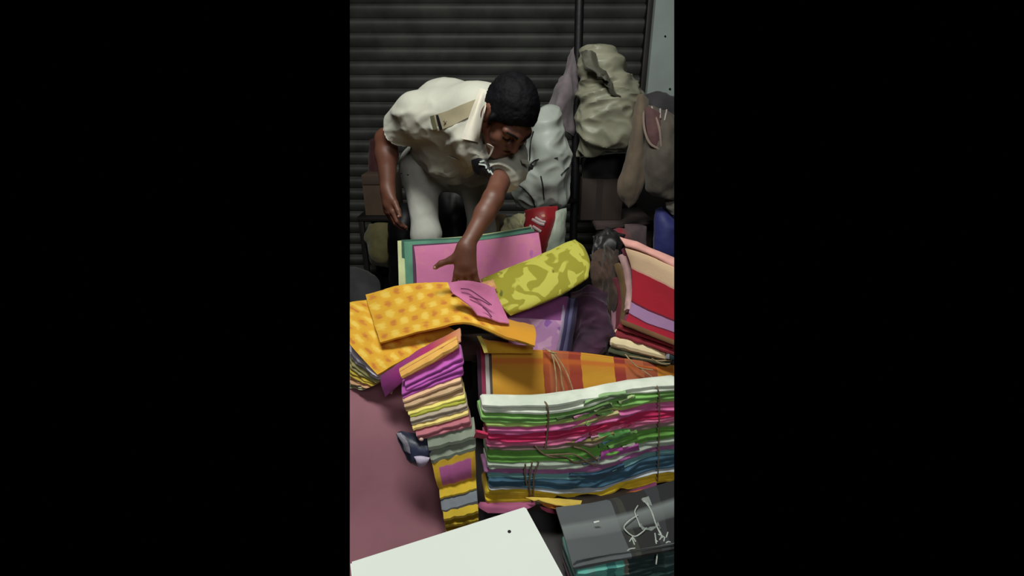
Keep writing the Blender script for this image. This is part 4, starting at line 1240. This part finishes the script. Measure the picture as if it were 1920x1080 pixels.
obj('tape_strip', box((p0.x + 0.07, p0.y - 0.002, zs + 0.002), (p0.x + 0.1, p0.y + 0.001, p0.z - 0.004), 0.0), plain('dark_tape', (46, 36, 33), 0.8, 0.6), cb)
pl = at(1170, 440, 2.06)
obj('red_cloth', patch([[(1146, 430, 1.99), (1164, 426, 2.0), (1184, 432, 2.0)], [(1144, 442, 1.97), (1164, 440, 1.97), (1186, 446, 1.98)], [(1146, 456, 1.97), (1166, 458, 1.97), (1186, 460, 1.98)]], 12, 10, 0.012, bf=0.01, wr=0.01, wf=14, seed=111), striped('dim_red', [(0, (96, 76, 84)), (0.45, (150, 34, 50)), (0.8, (110, 84, 84))], 'u', None, 'LINEAR'), label='small red and grey cloth just behind the salmon top of the red bundle', cat='cloth')
obj('dim_cloth', patch([[(1172, 420, 2.0), (1196, 420, 2.0), (1212, 424, 2.0)], [(1172, 440, 1.99), (1196, 440, 1.98), (1212, 444, 1.99)], [(1174, 470, 1.99), (1196, 470, 1.98), (1212, 474, 1.99)]], 12, 10, 0.012, bf=0.01, wr=0.01, wf=12, seed=112), fabric('dim_mauve', (92, 74, 78), 1.0, 0.2), label='dull mauve cloth under the stool top', cat='cloth')
obj('blue_sack', patch([[(1230, 392, 1.98), (1246, 388, 1.97), (1262, 404, 1.98), (1290, 420, 1.98)], [(1226, 425, 1.95), (1248, 424, 1.92), (1270, 430, 1.93), (1292, 440, 1.95)], [(1226, 470, 1.95), (1250, 472, 1.92), (1270, 476, 1.93), (1292, 480, 1.95)], [(1228, 510, 1.95), (1250, 510, 1.93), (1270, 510, 1.93), (1292, 512, 1.95)]], 20, 24, 0.03, bf=0.02, wr=0.014, wf=9, seed=113), fabric('navy_blue_sack', (46, 48, 112), 1.0, 0.12, 0.6), trim=True, label='navy blue sack at the right edge behind the red bundle', cat='sack')
obj('pale_bundle', patch([[(1246, 376, 1.95), (1262, 372, 1.94), (1290, 372, 1.95)], [(1248, 388, 1.93), (1264, 390, 1.92), (1290, 390, 1.93)], [(1254, 400, 1.94), (1268, 404, 1.93), (1290, 406, 1.94)]], 14, 10, 0.012, bf=0.012, wr=0.012, wf=14, seed=114), fabric('dim_grey_cloth', (110, 104, 96), 1.0, 0.2), trim=True, label='dim grey cloth between the brown sack and navy sack', cat='cloth')

# left background: rack with a carton, an olive sack and a black bag
rk = thing('low_rack', at(690, 494, 2.32), 'dark low rack left of the man, brown carton on it', 'rack')
r0, r1 = at(668, 408, 2.30), at(770, 408, 2.30)
obj('shelf', box((r0.x - 0.0, r0.y, r0.z - 0.02), (r1.x, r0.y + 0.28, r0.z)), M_DARK, rk)
for (x, y) in ((r0.x + 0.02, r0.y + 0.02), (r1.x - 0.02, r0.y + 0.02), (r0.x + 0.02, r0.y + 0.26), (r1.x - 0.02, r0.y + 0.26)):
    obj('leg', box((x - 0.014, y - 0.014, 0), (x + 0.014, y + 0.014, r0.z - 0.019)), M_DARK, rk)
cr = thing('tall_carton', (r0.x + 0.08, r0.y + 0.1, r0.z), 'dull brown carton on the rack behind the hanging hand', 'carton')
c0, c1 = at(677, 328, 2.34), at(738, 328, 2.34)
obj('carton_body', box((c0.x, c0.y, r0.z + 0.001), (c1.x, c0.y + 0.18, c0.z)), plain('dull_card', (92, 72, 58), 0.8, 0.85, 0, 0.15), cr)
obj('carton_flap', box((c0.x + 0.004, c0.y - 0.006, c0.z - 0.05), (c1.x - 0.004, c0.y - 0.001, c0.z - 0.003), 0.001), plain('dull_card_flap', (80, 62, 52), 0.8, 0.85), cr)
obj('olive_sack', patch([[(692, 420, 2.30), (716, 416, 2.26), (744, 420, 2.30)], [(684, 448, 2.28), (714, 448, 2.22), (744, 448, 2.28)], [(694, 478, 2.26), (718, 480, 2.21), (744, 480, 2.27)], [(700, 496, 2.27), (720, 500, 2.24), (742, 500, 2.28)]], 22, 24, 0.06, bf=0.03, bb=0.04, wr=0.02, wf=7, seed=121), fabric('olive_sack', (98, 90, 54), 0.9, 0.2), label='olive drab sack standing under the dark rack', cat='sack')
obj('black_bag_or_shade', patch([[(744, 384, 2.2), (760, 378, 2.18), (776, 386, 2.2)], [(730, 415, 2.18), (756, 414, 2.12), (784, 414, 2.18)], [(730, 450, 2.16), (756, 450, 2.10), (784, 450, 2.16)], [(730, 495, 2.15), (756, 500, 2.10), (784, 498, 2.15)], [(732, 560, 2.15), (756, 562, 2.11), (784, 560, 2.15)], [(732, 605, 2.15), (756, 611, 2.11), (784, 605, 2.15)]], 22, 30, 0.05, bf=0.03, bb=0.04, wr=0.015, wf=8, seed=123), M_BLACK, label='black bag on the floor behind the man\'s right trouser leg', cat='bag')
obj('black_bag_or_shade', patch([[(815, 335, 2.3), (850, 330, 2.28), (900, 335, 2.3)], [(815, 380, 2.28), (850, 380, 2.22), (910, 380, 2.28)], [(812, 430, 2.26), (850, 430, 2.2), (912, 430, 2.26)], [(815, 500, 2.25), (850, 502, 2.2), (910, 500, 2.25)], [(818, 550, 2.25), (850, 552, 2.2), (908, 550, 2.25)], [(820, 588, 2.25), (850, 596, 2.2), (905, 588, 2.25)]], 22, 30, 0.05, bf=0.03, bb=0.04, wr=0.02, wf=7, seed=125), M_BLACK, label='large black bag seen between the man\'s legs', cat='bag')  # black form added for the shadowed shutter between the legs
obj('red_blur_sheet', patch([[(694, 262, 2.5), (706, 258, 2.48), (716, 262, 2.5)], [(692, 300, 2.48), (706, 300, 2.45), (716, 302, 2.48)], [(690, 345, 2.44), (704, 345, 2.42), (716, 345, 2.44)]], 10, 18, 0.01, bf=0.01, wr=0.01, wf=12, seed=127), fabric('dark_maroon', (74, 26, 30), 0.8, 0.2), label='dark maroon cloth hanging behind the man\'s bent arm', cat='cloth')  # sheet stands in for the red blur of the moving arm
obj('grey_sack', patch([[(640, 505, 2.32), (668, 500, 2.32), (692, 512, 2.30)], [(640, 530, 2.2), (672, 528, 2.16), (712, 530, 2.2)], [(640, 565, 2.1), (672, 568, 2.08), (712, 566, 2.1)]], 18, 14, 0.03, bf=0.02, wr=0.01, wf=7, seed=129), fabric('dark_grey_sack', (66, 62, 66), 0.8, 0.15), trim=True, label='flat dark grey sack on the floor at the left edge', cat='sack')
# a low brace under the post's left side
obj('iron_bracket', tube([at(1030, 384, 1.9), at(1050, 380, 1.96), at(1078, 376, 2.08)], 0.012, 8, 0.02), M_DARK, post)

# ------------------------------------------------------------------ the man
pr = at(835, 600, 1.86)
man = thing('person', (pr.x, pr.y, 0), 'man in beige uniform shirt and pale trousers bending over the cloths, one hand on them', 'person')
VW = Vector


def A3(v):
    return np.array(v, float)


Rsh, Lsh = at(790, 217, 1.60), at(952, 302, 1.47)
Rel, Rwr = at(724, 262, 1.72), at(727, 356, 1.66)
Lel, Lwr = at(924, 374, 1.32), at(874, 462, 1.235)
neck0 = at(893, 222, 1.52)
print('lens: upperR %.3f foreR %.3f upperL %.3f foreL %.3f shoulders %.3f' % ((Rsh - Rel).length, (Rel - Rwr).length, (Lsh - Lel).length, (Lel - Lwr).length, (Rsh - Lsh).length))
hipR, hipL = at(788, 322, 1.84), at(890, 326, 1.88)
kneR, kneL = at(799, 436, 1.74), at(904, 430, 1.80)
ankR, ankL = at(806, 560, 1.86), at(908, 560, 1.92)
ankR.z = ankL.z = 0.09

# head frame
yawh, pit, roll = R(27), R(53), R(-9)
fh = VW((math.sin(yawh) * math.cos(pit), -math.cos(yawh) * math.cos(pit), -math.sin(pit)))
ch = (VW((0, 0, 1)) - fh * fh.z).normalized()
rh = fh.cross(ch).normalized()            # the head's own right... x axis
ch = Matrix.Rotation(roll, 3, fh) @ ch
rh = fh.cross(ch).normalized()
HM = np.array([list(rh), list(fh), list(ch)]).T
hc = at(953, 217, 1.385)
HS = 0.915


def hp(x, y, z):
    return A3(hc + (rh * x + fh * y + ch * z) * HS)


print('nose', hp(0, .115, -.02))
allp = [Rsh, Lsh, Rel, Rwr, Lel, Lwr, hc, ankR, ankL, hipR, hipL]
lo = [min(p[i] for p in allp) - 0.19 for i in range(3)]
hi = [max(p[i] for p in allp) + 0.19 for i in range(3)]
lo[2] = -0.01
BF = Field(lo, hi, 0.0042)
# torso and legs under the clothes
midb = at(842, 222, 1.70)
pel = (hipR + hipL) / 2 + VW((0, 0, 0.03))
BF.cap(neck0, midb, 0.062, 0.085, 0.03)
BF.cap(midb, pel, 0.09, 0.085, 0.04)
BF.cap(Rsh, Lsh, 0.032, 0.032, 0.03)
for h, kn, an in ((hipR, kneR, ankR), (hipL, kneL, ankL)):
    BF.cap(h, kn, 0.052, 0.042, 0.03)
    BF.cap(kn, an, 0.042, 0.034, 0.02)
    tip = VW((an.x, an.y - 0.15, 0.03))
    BF.cap((an.x, an.y + 0.03, 0.035), tip, 0.032, 0.028, 0.02)
# arms
BF.cap(Rsh, Rel, 0.034, 0.039, 0.02)
m1 = Rel.lerp(Rwr, 0.3)
BF.cap(Rel, m1, 0.040, 0.041, 0.02)
BF.cap(m1, Rwr, 0.041, 0.027, 0.02)
BF.cap(Lsh, Lel, 0.038, 0.030, 0.03)
m2 = Lel.lerp(Lwr, 0.3)
BF.cap(Lel, m2, 0.030, 0.0295, 0.02)
BF.cap(m2, Lwr, 0.0295, 0.022, 0.02)


def hand(W, fd, sd, nd, curls, thumb, sc=1.0, spread=0.12):
    """W wrist, fd towards the fingers, sd towards the thumb, nd back of the hand; returns fingertip points."""
    fd, sd, nd = fd.normalized(), sd.normalized(), nd.normalized()
    K = []
    for i, (s, l) in enumerate(((0.030, 0.092), (0.010, 0.096), (-0.011, 0.092), (-0.030, 0.083))):
        k = W + (fd * l + sd * s) * sc
        K.append(k)
        BF.cap(W + sd * s * 0.55 * sc + fd * 0.012, k, 0.0155 * sc, 0.0115 * sc, 0.016, flat=None)
    BF.cap(W, W + fd * 0.055 * sc, 0.024 * sc, 0.022 * sc, 0.02)
    tips = []
    for i, k in enumerate(K):
        L = (0.042, 0.047, 0.044, 0.034)[i] * sc
        dirv = (fd + sd * spread * (1.5 - i)).normalized()
        p = k
        for j, (f, r0, r1) in enumerate(((1.0, 0.0112, 0.0098), (0.62, 0.0098, 0.0090), (0.5, 0.0090, 0.0076))):
            a = curls[i][j]
            ax = sd
            dirv = (Matrix.Rotation(a, 3, ax) @ dirv).normalized()
            q = p + dirv * L * f
            BF.cap(p, q, r0 * sc, r1 * sc, 0.004)
            p = q
        tips.append(p)
    t0 = W + (fd * 0.026 + sd * 0.020) * sc
    t1 = t0 + (fd * thumb[0] + sd * thumb[1] - nd * thumb[2]).normalized() * 0.042 * sc
    t2 = t1 + (fd * thumb[3] + sd * thumb[4] - nd * thumb[5]).normalized() * 0.036 * sc
    t3 = t2 + (fd * (thumb[3] + .2) + sd * thumb[4] * 0.8 - nd * thumb[5]).normalized() * 0.026 * sc
    BF.cap(t0, t1, 0.0165 * sc, 0.0125 * sc, 0.014)
    BF.cap(t1, t2, 0.0122 * sc, 0.0105 * sc, 0.006)
    BF.cap(t2, t3, 0.0105 * sc, 0.0085 * sc, 0.005)
    tips.append(t3)
    return tips


# left hand (picture centre): back of the hand to the viewer, fingers down into the cloth, thumb out to the picture's left
view = (CAM - Lwr).normalized()
fdL = (at(872, 530, 1.215) - Lwr).normalized()
sdL = VW((-1, 0.1, 0.05))
sdL = (sdL - fdL * sdL.dot(fdL)).normalized()
ndL = fdL.cross(sdL)
if ndL.dot(view) < 0:
    ndL = -ndL
rot = -1 if (Matrix.Rotation(0.3, 3, sdL) @ fdL).dot(ndL) > fdL.dot(ndL) else 1
cl = [(0.25 * rot, 0.35 * rot, 0.3 * rot), (0.2 * rot, 0.35 * rot, 0.3 * rot), (0.25 * rot, 0.4 * rot, 0.3 * rot), (0.3 * rot, 0.4 * rot, 0.35 * rot)]
tipsL = hand(Lwr, fdL, sdL, ndL, cl, (0.55, 0.75, 0.1, 0.35, 0.9, 0.1), 0.88, 0.16)
# right hand: hanging, thumb and forefinger towards the viewer
fdR = VW((0.06, -0.30, -0.95))
sdR = VW((0.62, -0.70, 0.2))
sdR = (sdR - fdR.normalized() * sdR.dot(fdR.normalized())).normalized()
ndR = VW((-0.75, -0.6, 0.1))
rot = -1 if (Matrix.Rotation(0.3, 3, sdR) @ fdR).dot(ndR) > fdR.dot(ndR) else 1
cl = [(0.35 * rot, 0.45 * rot, 0.3 * rot), (0.4 * rot, 0.5 * rot, 0.35 * rot), (0.5 * rot, 0.6 * rot, 0.4 * rot), (0.55 * rot, 0.6 * rot, 0.4 * rot)]
tipsR = hand(Rwr, fdR, sdR, ndR, cl, (0.75, 0.6, 0.1, 0.85, 0.4, 0.1), 0.92, 0.05)

# neck and head
BF.cap(neck0 + VW((0.01, 0.02, -0.01)), hp(0, -0.035, -0.05), 0.050, 0.052, 0.03)
BF.ell(hp(0, -.012, .03), HM, np.array((.077, .095, .090)) * HS, 0.02)
BF.ell(hp(0, .030, -.045), HM, np.array((.057, .064, .070)) * HS, 0.03)
BF.cap(hp(-.012, .072, -.100), hp(.012, .072, -.100), 0.021, None, 0.025)
for s in (-1, 1):
    BF.cap(hp(s * .056, .0, -.055), hp(s * .020, .066, -.098), 0.018, 0.018, 0.025)      # jaw line
    BF.ell(hp(s * .042, .062, -.028), HM, np.array((.022, .022, .020)), 0.02)              # cheekbone
    BF.cap(hp(s * .012, .090, .024), hp(s * .046, .074, .022), 0.011, 0.009, 0.016)        # brow ridge
    BF.ell(hp(s * .032, .094, .003), HM, np.array((.017, .016, .011)), 0.012, 'sub')       # eye socket
    BF.ell(hp(s * .032, .074, .002), HM, np.array((.0145, .0145, .0125)), 0.006)           # closed lid
    BF.ell(hp(s * .080, -.010, -.004), HM, np.array((.010, .021, .033)), 0.008)            # ear
    BF.ell(hp(s * .090, -.004, .0), HM, np.array((.006, .011, .018)), 0.006, 'sub')
    BF.cap(hp(s * .013, .098, -.026), hp(s * .012, .094, -.028), 0.0095, None, 0.008)      # nostril wing
BF.cap(hp(0, .092, .018), hp(0, .113, -.022), 0.0095, 0.0125, 0.012)
BF.cap(hp(-.020, .084, -.060), hp(.020, .084, -.060), 0.0085, None, 0.008)
BF.cap(hp(-.016, .083, -.073), hp(.016, .083, -.073), 0.0095, None, 0.008)
BF.cap(hp(-.022, .094, -.0665), hp(.022, .094, -.0665), 0.0028, None, 0.004, 'sub')
body = BF.mesh()
obj('body', body, M_SKIN, man, sharp=180, label='brown skinned body, head bent down')
# lips, brows, lashes, nails
for s in (-1, 1):
    obj('eyebrow', tube([hp(s * .014, .103, .025), hp(s * .030, .097, .031), hp(s * .048, .082, .026)], 0.0042, 8, 0.006, 0.0025), M_HAIR, man)
    obj('eyelash', tube([hp(s * .019, .086, -.003), hp(s * .032, .090, -.006), hp(s * .046, .082, -.003)], 0.0022, 6, 0.005), M_HAIR, man)
M_LIP = plain('lip', (112, 62, 56), 1.0, 0.45)
obj('lips', tube([hp(-.022, .088, -.066), hp(0, .0965, -.071), hp(.022, .088, -.066)], 0.0050, 8, 0.005), M_LIP, man)
M_NAIL = plain('nail_skin', (168, 122, 108), 1.0, 0.35)
for tset, nd in ((tipsL, ndL), (tipsR, ndR)):
    for tp in tset:
        obj('fingernail', blob(tp + nd.normalized() * 0.0055, 0.0055, 0.0045, 0.0055, amp=0, n=10), M_NAIL, man)
# hair
HF = Field([hc[i] - 0.17 for i in range(3)], [hc[i] + 0.17 for i in range(3)], 0.004)
HF.ell(hp(0, -.014, .034), HM, np.array((.084, .104, .099)) * HS, 0.01, cut=[
    (hp(0, .062, .040), HM @ np.array((0, 0.70, -0.72)))])
for s in (-1, 1):
    HF.cap(hp(s * .083, .028, .02), hp(s * .076, .024, -.012), 0.010, 0.006, 0.012)         # sideburn
    HF.ell(hp(s * .088, -.008, -.012), HM, np.array((.022, .026, .036)), 0.008, 'sub')
HF.ell(hp(0, -.03, -.11), HM, np.array((.12, .09, .06)), 0.02, 'sub')
hair = displace(HF.mesh(), lambda p, n: noise.noise(p * 45) * 0.003 + noise.noise(p * 200) * 0.002)
obj('hair', hair, M_HAIR, man, sharp=180, label='short black hair')

# shirt
SF = Field([l - 0.02 for l in lo], hi, 0.0055)
SF.cap(at(900, 224, 1.55), at(838, 226, 1.70), 0.122, 0.132, 0.06)
SF.cap(at(838, 222, 1.70), at(832, 290, 1.84), 0.128, 0.135, 0.06)
SF.cap(Rsh, at(880, 218, 1.54), 0.066, 0.075, 0.05)
SF.cap(at(896, 262, 1.53), at(850, 285, 1.68), 0.088, 0.108, 0.05)
SF.cap(at(900, 266, 1.52), Lsh, 0.080, 0.060, 0.05)
sl1 = Rsh.lerp(Rel, 0.66)
SF.cap(at(778, 214, 1.61), Rsh.lerp(Rel, 0.80), 0.070, 0.068, 0.045, cut=(A3(sl1), A3((Rel - Rsh).normalized())))
sl2 = Lsh.lerp(Lel, 0.50)
SF.cap(Lsh, Lsh.lerp(Lel, 0.7), 0.060, 0.054, 0.04, cut=(A3(sl2), A3((Lel - Lsh).normalized())))
SF.cap(at(966, 298, 1.48), at(956, 312, 1.45), 0.045, 0.05, 0.04)
# neck opening
SF.cap(at(932, 228, 1.45), at(950, 226, 1.38), 0.042, 0.062, 0.012, 'sub')
SF.cap(at(845, 290, 1.72), at(892, 312, 1.78), 0.095, 0.085, 0.05)


def shirt_w(p, n):
    q = VW((p.x * 1.0 + p.z * 0.5, p.y * 0.6, p.z * 1.3 - p.x * 0.6))
    w = (noise.ridged_multi_fractal(q * 6.5 + VW((3, 1, 8)), 0.9, 2.0, 3, 0.9, 1.8) - 1.0)
    top = max(0.0, min(1.0, (n.z - 0.1) * 1.6))
    return w * (0.018 * (1 - top) + 0.003 * top)


shirt = displace(SF.mesh(), shirt_w)
so = obj('shirt', shirt, M_KHAKI, man, sharp=180, label='beige short sleeved uniform shirt')
sb = bvh_of(shirt)
M_STRAP = fabric('tan_strap', (150, 138, 112), 1.0, 0.06)
obj('shoulder_strap', snap_patch(sb, [[(812, 216), (838, 208), (866, 196), (892, 186)], [(816, 230), (842, 222), (868, 212), (890, 204)], [(820, 246), (846, 236), (870, 224), (888, 216)]], 16, 8, 0.004, 0.005), M_STRAP, so, label='tan shoulder strap')
obj('strap_stripe', snap_patch(sb, [[(806, 218), (813, 216)], [(809, 231), (816, 229)], [(813, 244), (820, 242)]], 4, 8, 0.003, 0.011), plain('olive_stripe', (84, 82, 58), 1.0, 0.8), so, label='olive stripe at strap end')
obj('strap_stripe', snap_patch(sb, [[(817, 216), (821, 215)], [(820, 229), (825, 228)], [(824, 243), (829, 242)]], 4, 8, 0.003, 0.013), M_BLACK, so, label='black stripe at strap end')
p = snap(sb, 834, 228, 0.014)
st5 = []
star_u = VW((1, 0, 0))
dv = (p - CAM).normalized()
su = dv.cross(VW((0, 0, 1))).normalized()
sv = su.cross(dv).normalized()
V = []
for side in (0, 1):
    V.append(p - dv * (0.004 if side else -0.004))
for k in range(10):
    a = math.pi * k / 5
    r = 0.0085 if k % 2 == 0 else 0.0036
    V.append(p + (su * math.sin(a) + sv * math.cos(a)) * r)
Fc = [[0, 2 + k, 2 + (k + 1) % 10] for k in range(10)] + [[1, 2 + (k + 1) % 10, 2 + k] for k in range(10)]
obj('star_badge', (V, Fc), plain('steel_star', (226, 216, 196), 1.0, 0.25, 0.8), so, label='small bright metal star')
M_COL = fabric('collar_cloth', (206, 198, 184), 1.0, 0.03)
cbv = bvh_of(join(shirt, body))
obj('collar', snap_patch(cbv, [[(901, 165), (908, 167), (914, 172)], [(888, 196), (899, 198), (909, 202)], [(876, 228), (889, 231), (902, 236)], [(864, 260), (880, 263), (897, 267)]], 10, 24, 0.005, 0.018), M_COL, so, label='folded collar point')
obj('collar', snap_patch(cbv, [[(906, 270), (914, 270), (926, 276)], [(902, 284), (910, 286), (920, 290)], [(898, 296), (904, 298), (912, 302)]], 8, 10, 0.004, 0.008), M_COL, so, label='far side of the collar')
obj('button_band', snap_patch(sb, [[(904, 280), (914, 286)], [(880, 300), (886, 310)], [(858, 318), (862, 330)]], 5, 16, 0.003, 0.005), M_KHAKI, so)
obj('chest_pocket', snap_patch(sb, [[(838, 292), (860, 300), (884, 302)], [(834, 306), (858, 314), (882, 316)], [(832, 322), (854, 328), (876, 328)]], 12, 10, 0.003, 0.004), M_KHAKI, so, label='breast pocket with flap')
# black and white badge on the left breast
bdg = obj('name_badge', patch([[(884, 300, 1.43), (900, 296, 1.405), (914, 304, 1.395), (928, 322, 1.39)], [(886, 316, 1.425), (900, 314, 1.40), (912, 320, 1.39), (922, 332, 1.385)], [(892, 332, 1.43), (902, 332, 1.41), (912, 334, 1.40), (918, 340, 1.395)]], 16, 10, 0.008, bf=0.004, wr=0.003, wf=30, seed=131), M_BLACK, so, label='black badge with white marks')
obj('white_mark', join(*[tube([at(*q) for q in t], 0.0028, 6, 0.006) for t in ([(900, 304, 1.395), (908, 302, 1.39)], [(898, 308, 1.392), (910, 310, 1.386), (912, 316, 1.383)], [(914, 318, 1.383), (918, 324, 1.381)], [(919, 320, 1.384), (924, 328, 1.38)])]), plain('grey_white_mark', (186, 194, 188), 1.0, 0.6), so)
obj('sleeve_patch', patch([[(976, 298, 1.40), (990, 300, 1.40)], [(980, 306, 1.39), (994, 308, 1.395)]], 6, 5, 0.003), M_KHAKI, so)

# trousers
TF = Field([lo[0], lo[1] + 0.1, 0.03], [hi[0], hi[1], pel.z + 0.22], 0.0055)
TF.cap(hipR + VW((0.02, 0, 0.02)), hipL + VW((0, 0, 0.01)), 0.105, 0.10, 0.04)
for h, kn, an in ((hipR, kneR, ankR), (hipL, kneL, ankL)):
    TF.cap(h, kn, 0.082, 0.058, 0.03)
    TF.cap(kn, VW((an.x, an.y, 0.05)), 0.058, 0.058, 0.03, cut=((0, 0, 0.06), (0, 0, -1)))


def tr_w(p, n):
    q = VW((p.x * 1.2, p.y, p.z * 0.8))
    return (noise.ridged_multi_fractal(q * 6 + VW((1, 5, 2)), 0.9, 2.0, 3, 0.9, 1.8) - 1.0) * 0.008


trous = displace(TF.mesh(), tr_w)
to = obj('trousers', trous, M_TROUS, man, sharp=180, label='pale uniform trousers')
tb = bvh_of(trous)
sp = [snap(tb, x, y, 0.001) for x, y in ((741, 324), (752, 325), (766, 328))]
sp = [s for s in sp if s is not None]
if len(sp) > 1:
    obj('pocket_slit', tube(sp, 0.0022, 6, 0.006), M_DARK, to, label='dark pocket slit')
for an in (ankR, ankL):
    obj('shoe', join(tube([(an.x, an.y + 0.06, 0.045), (an.x, an.y, 0.055), (an.x, an.y - 0.1, 0.045), (an.x, an.y - 0.18, 0.035)], 0.043, 14, 0.02, 0.034)), M_BLACK, man)
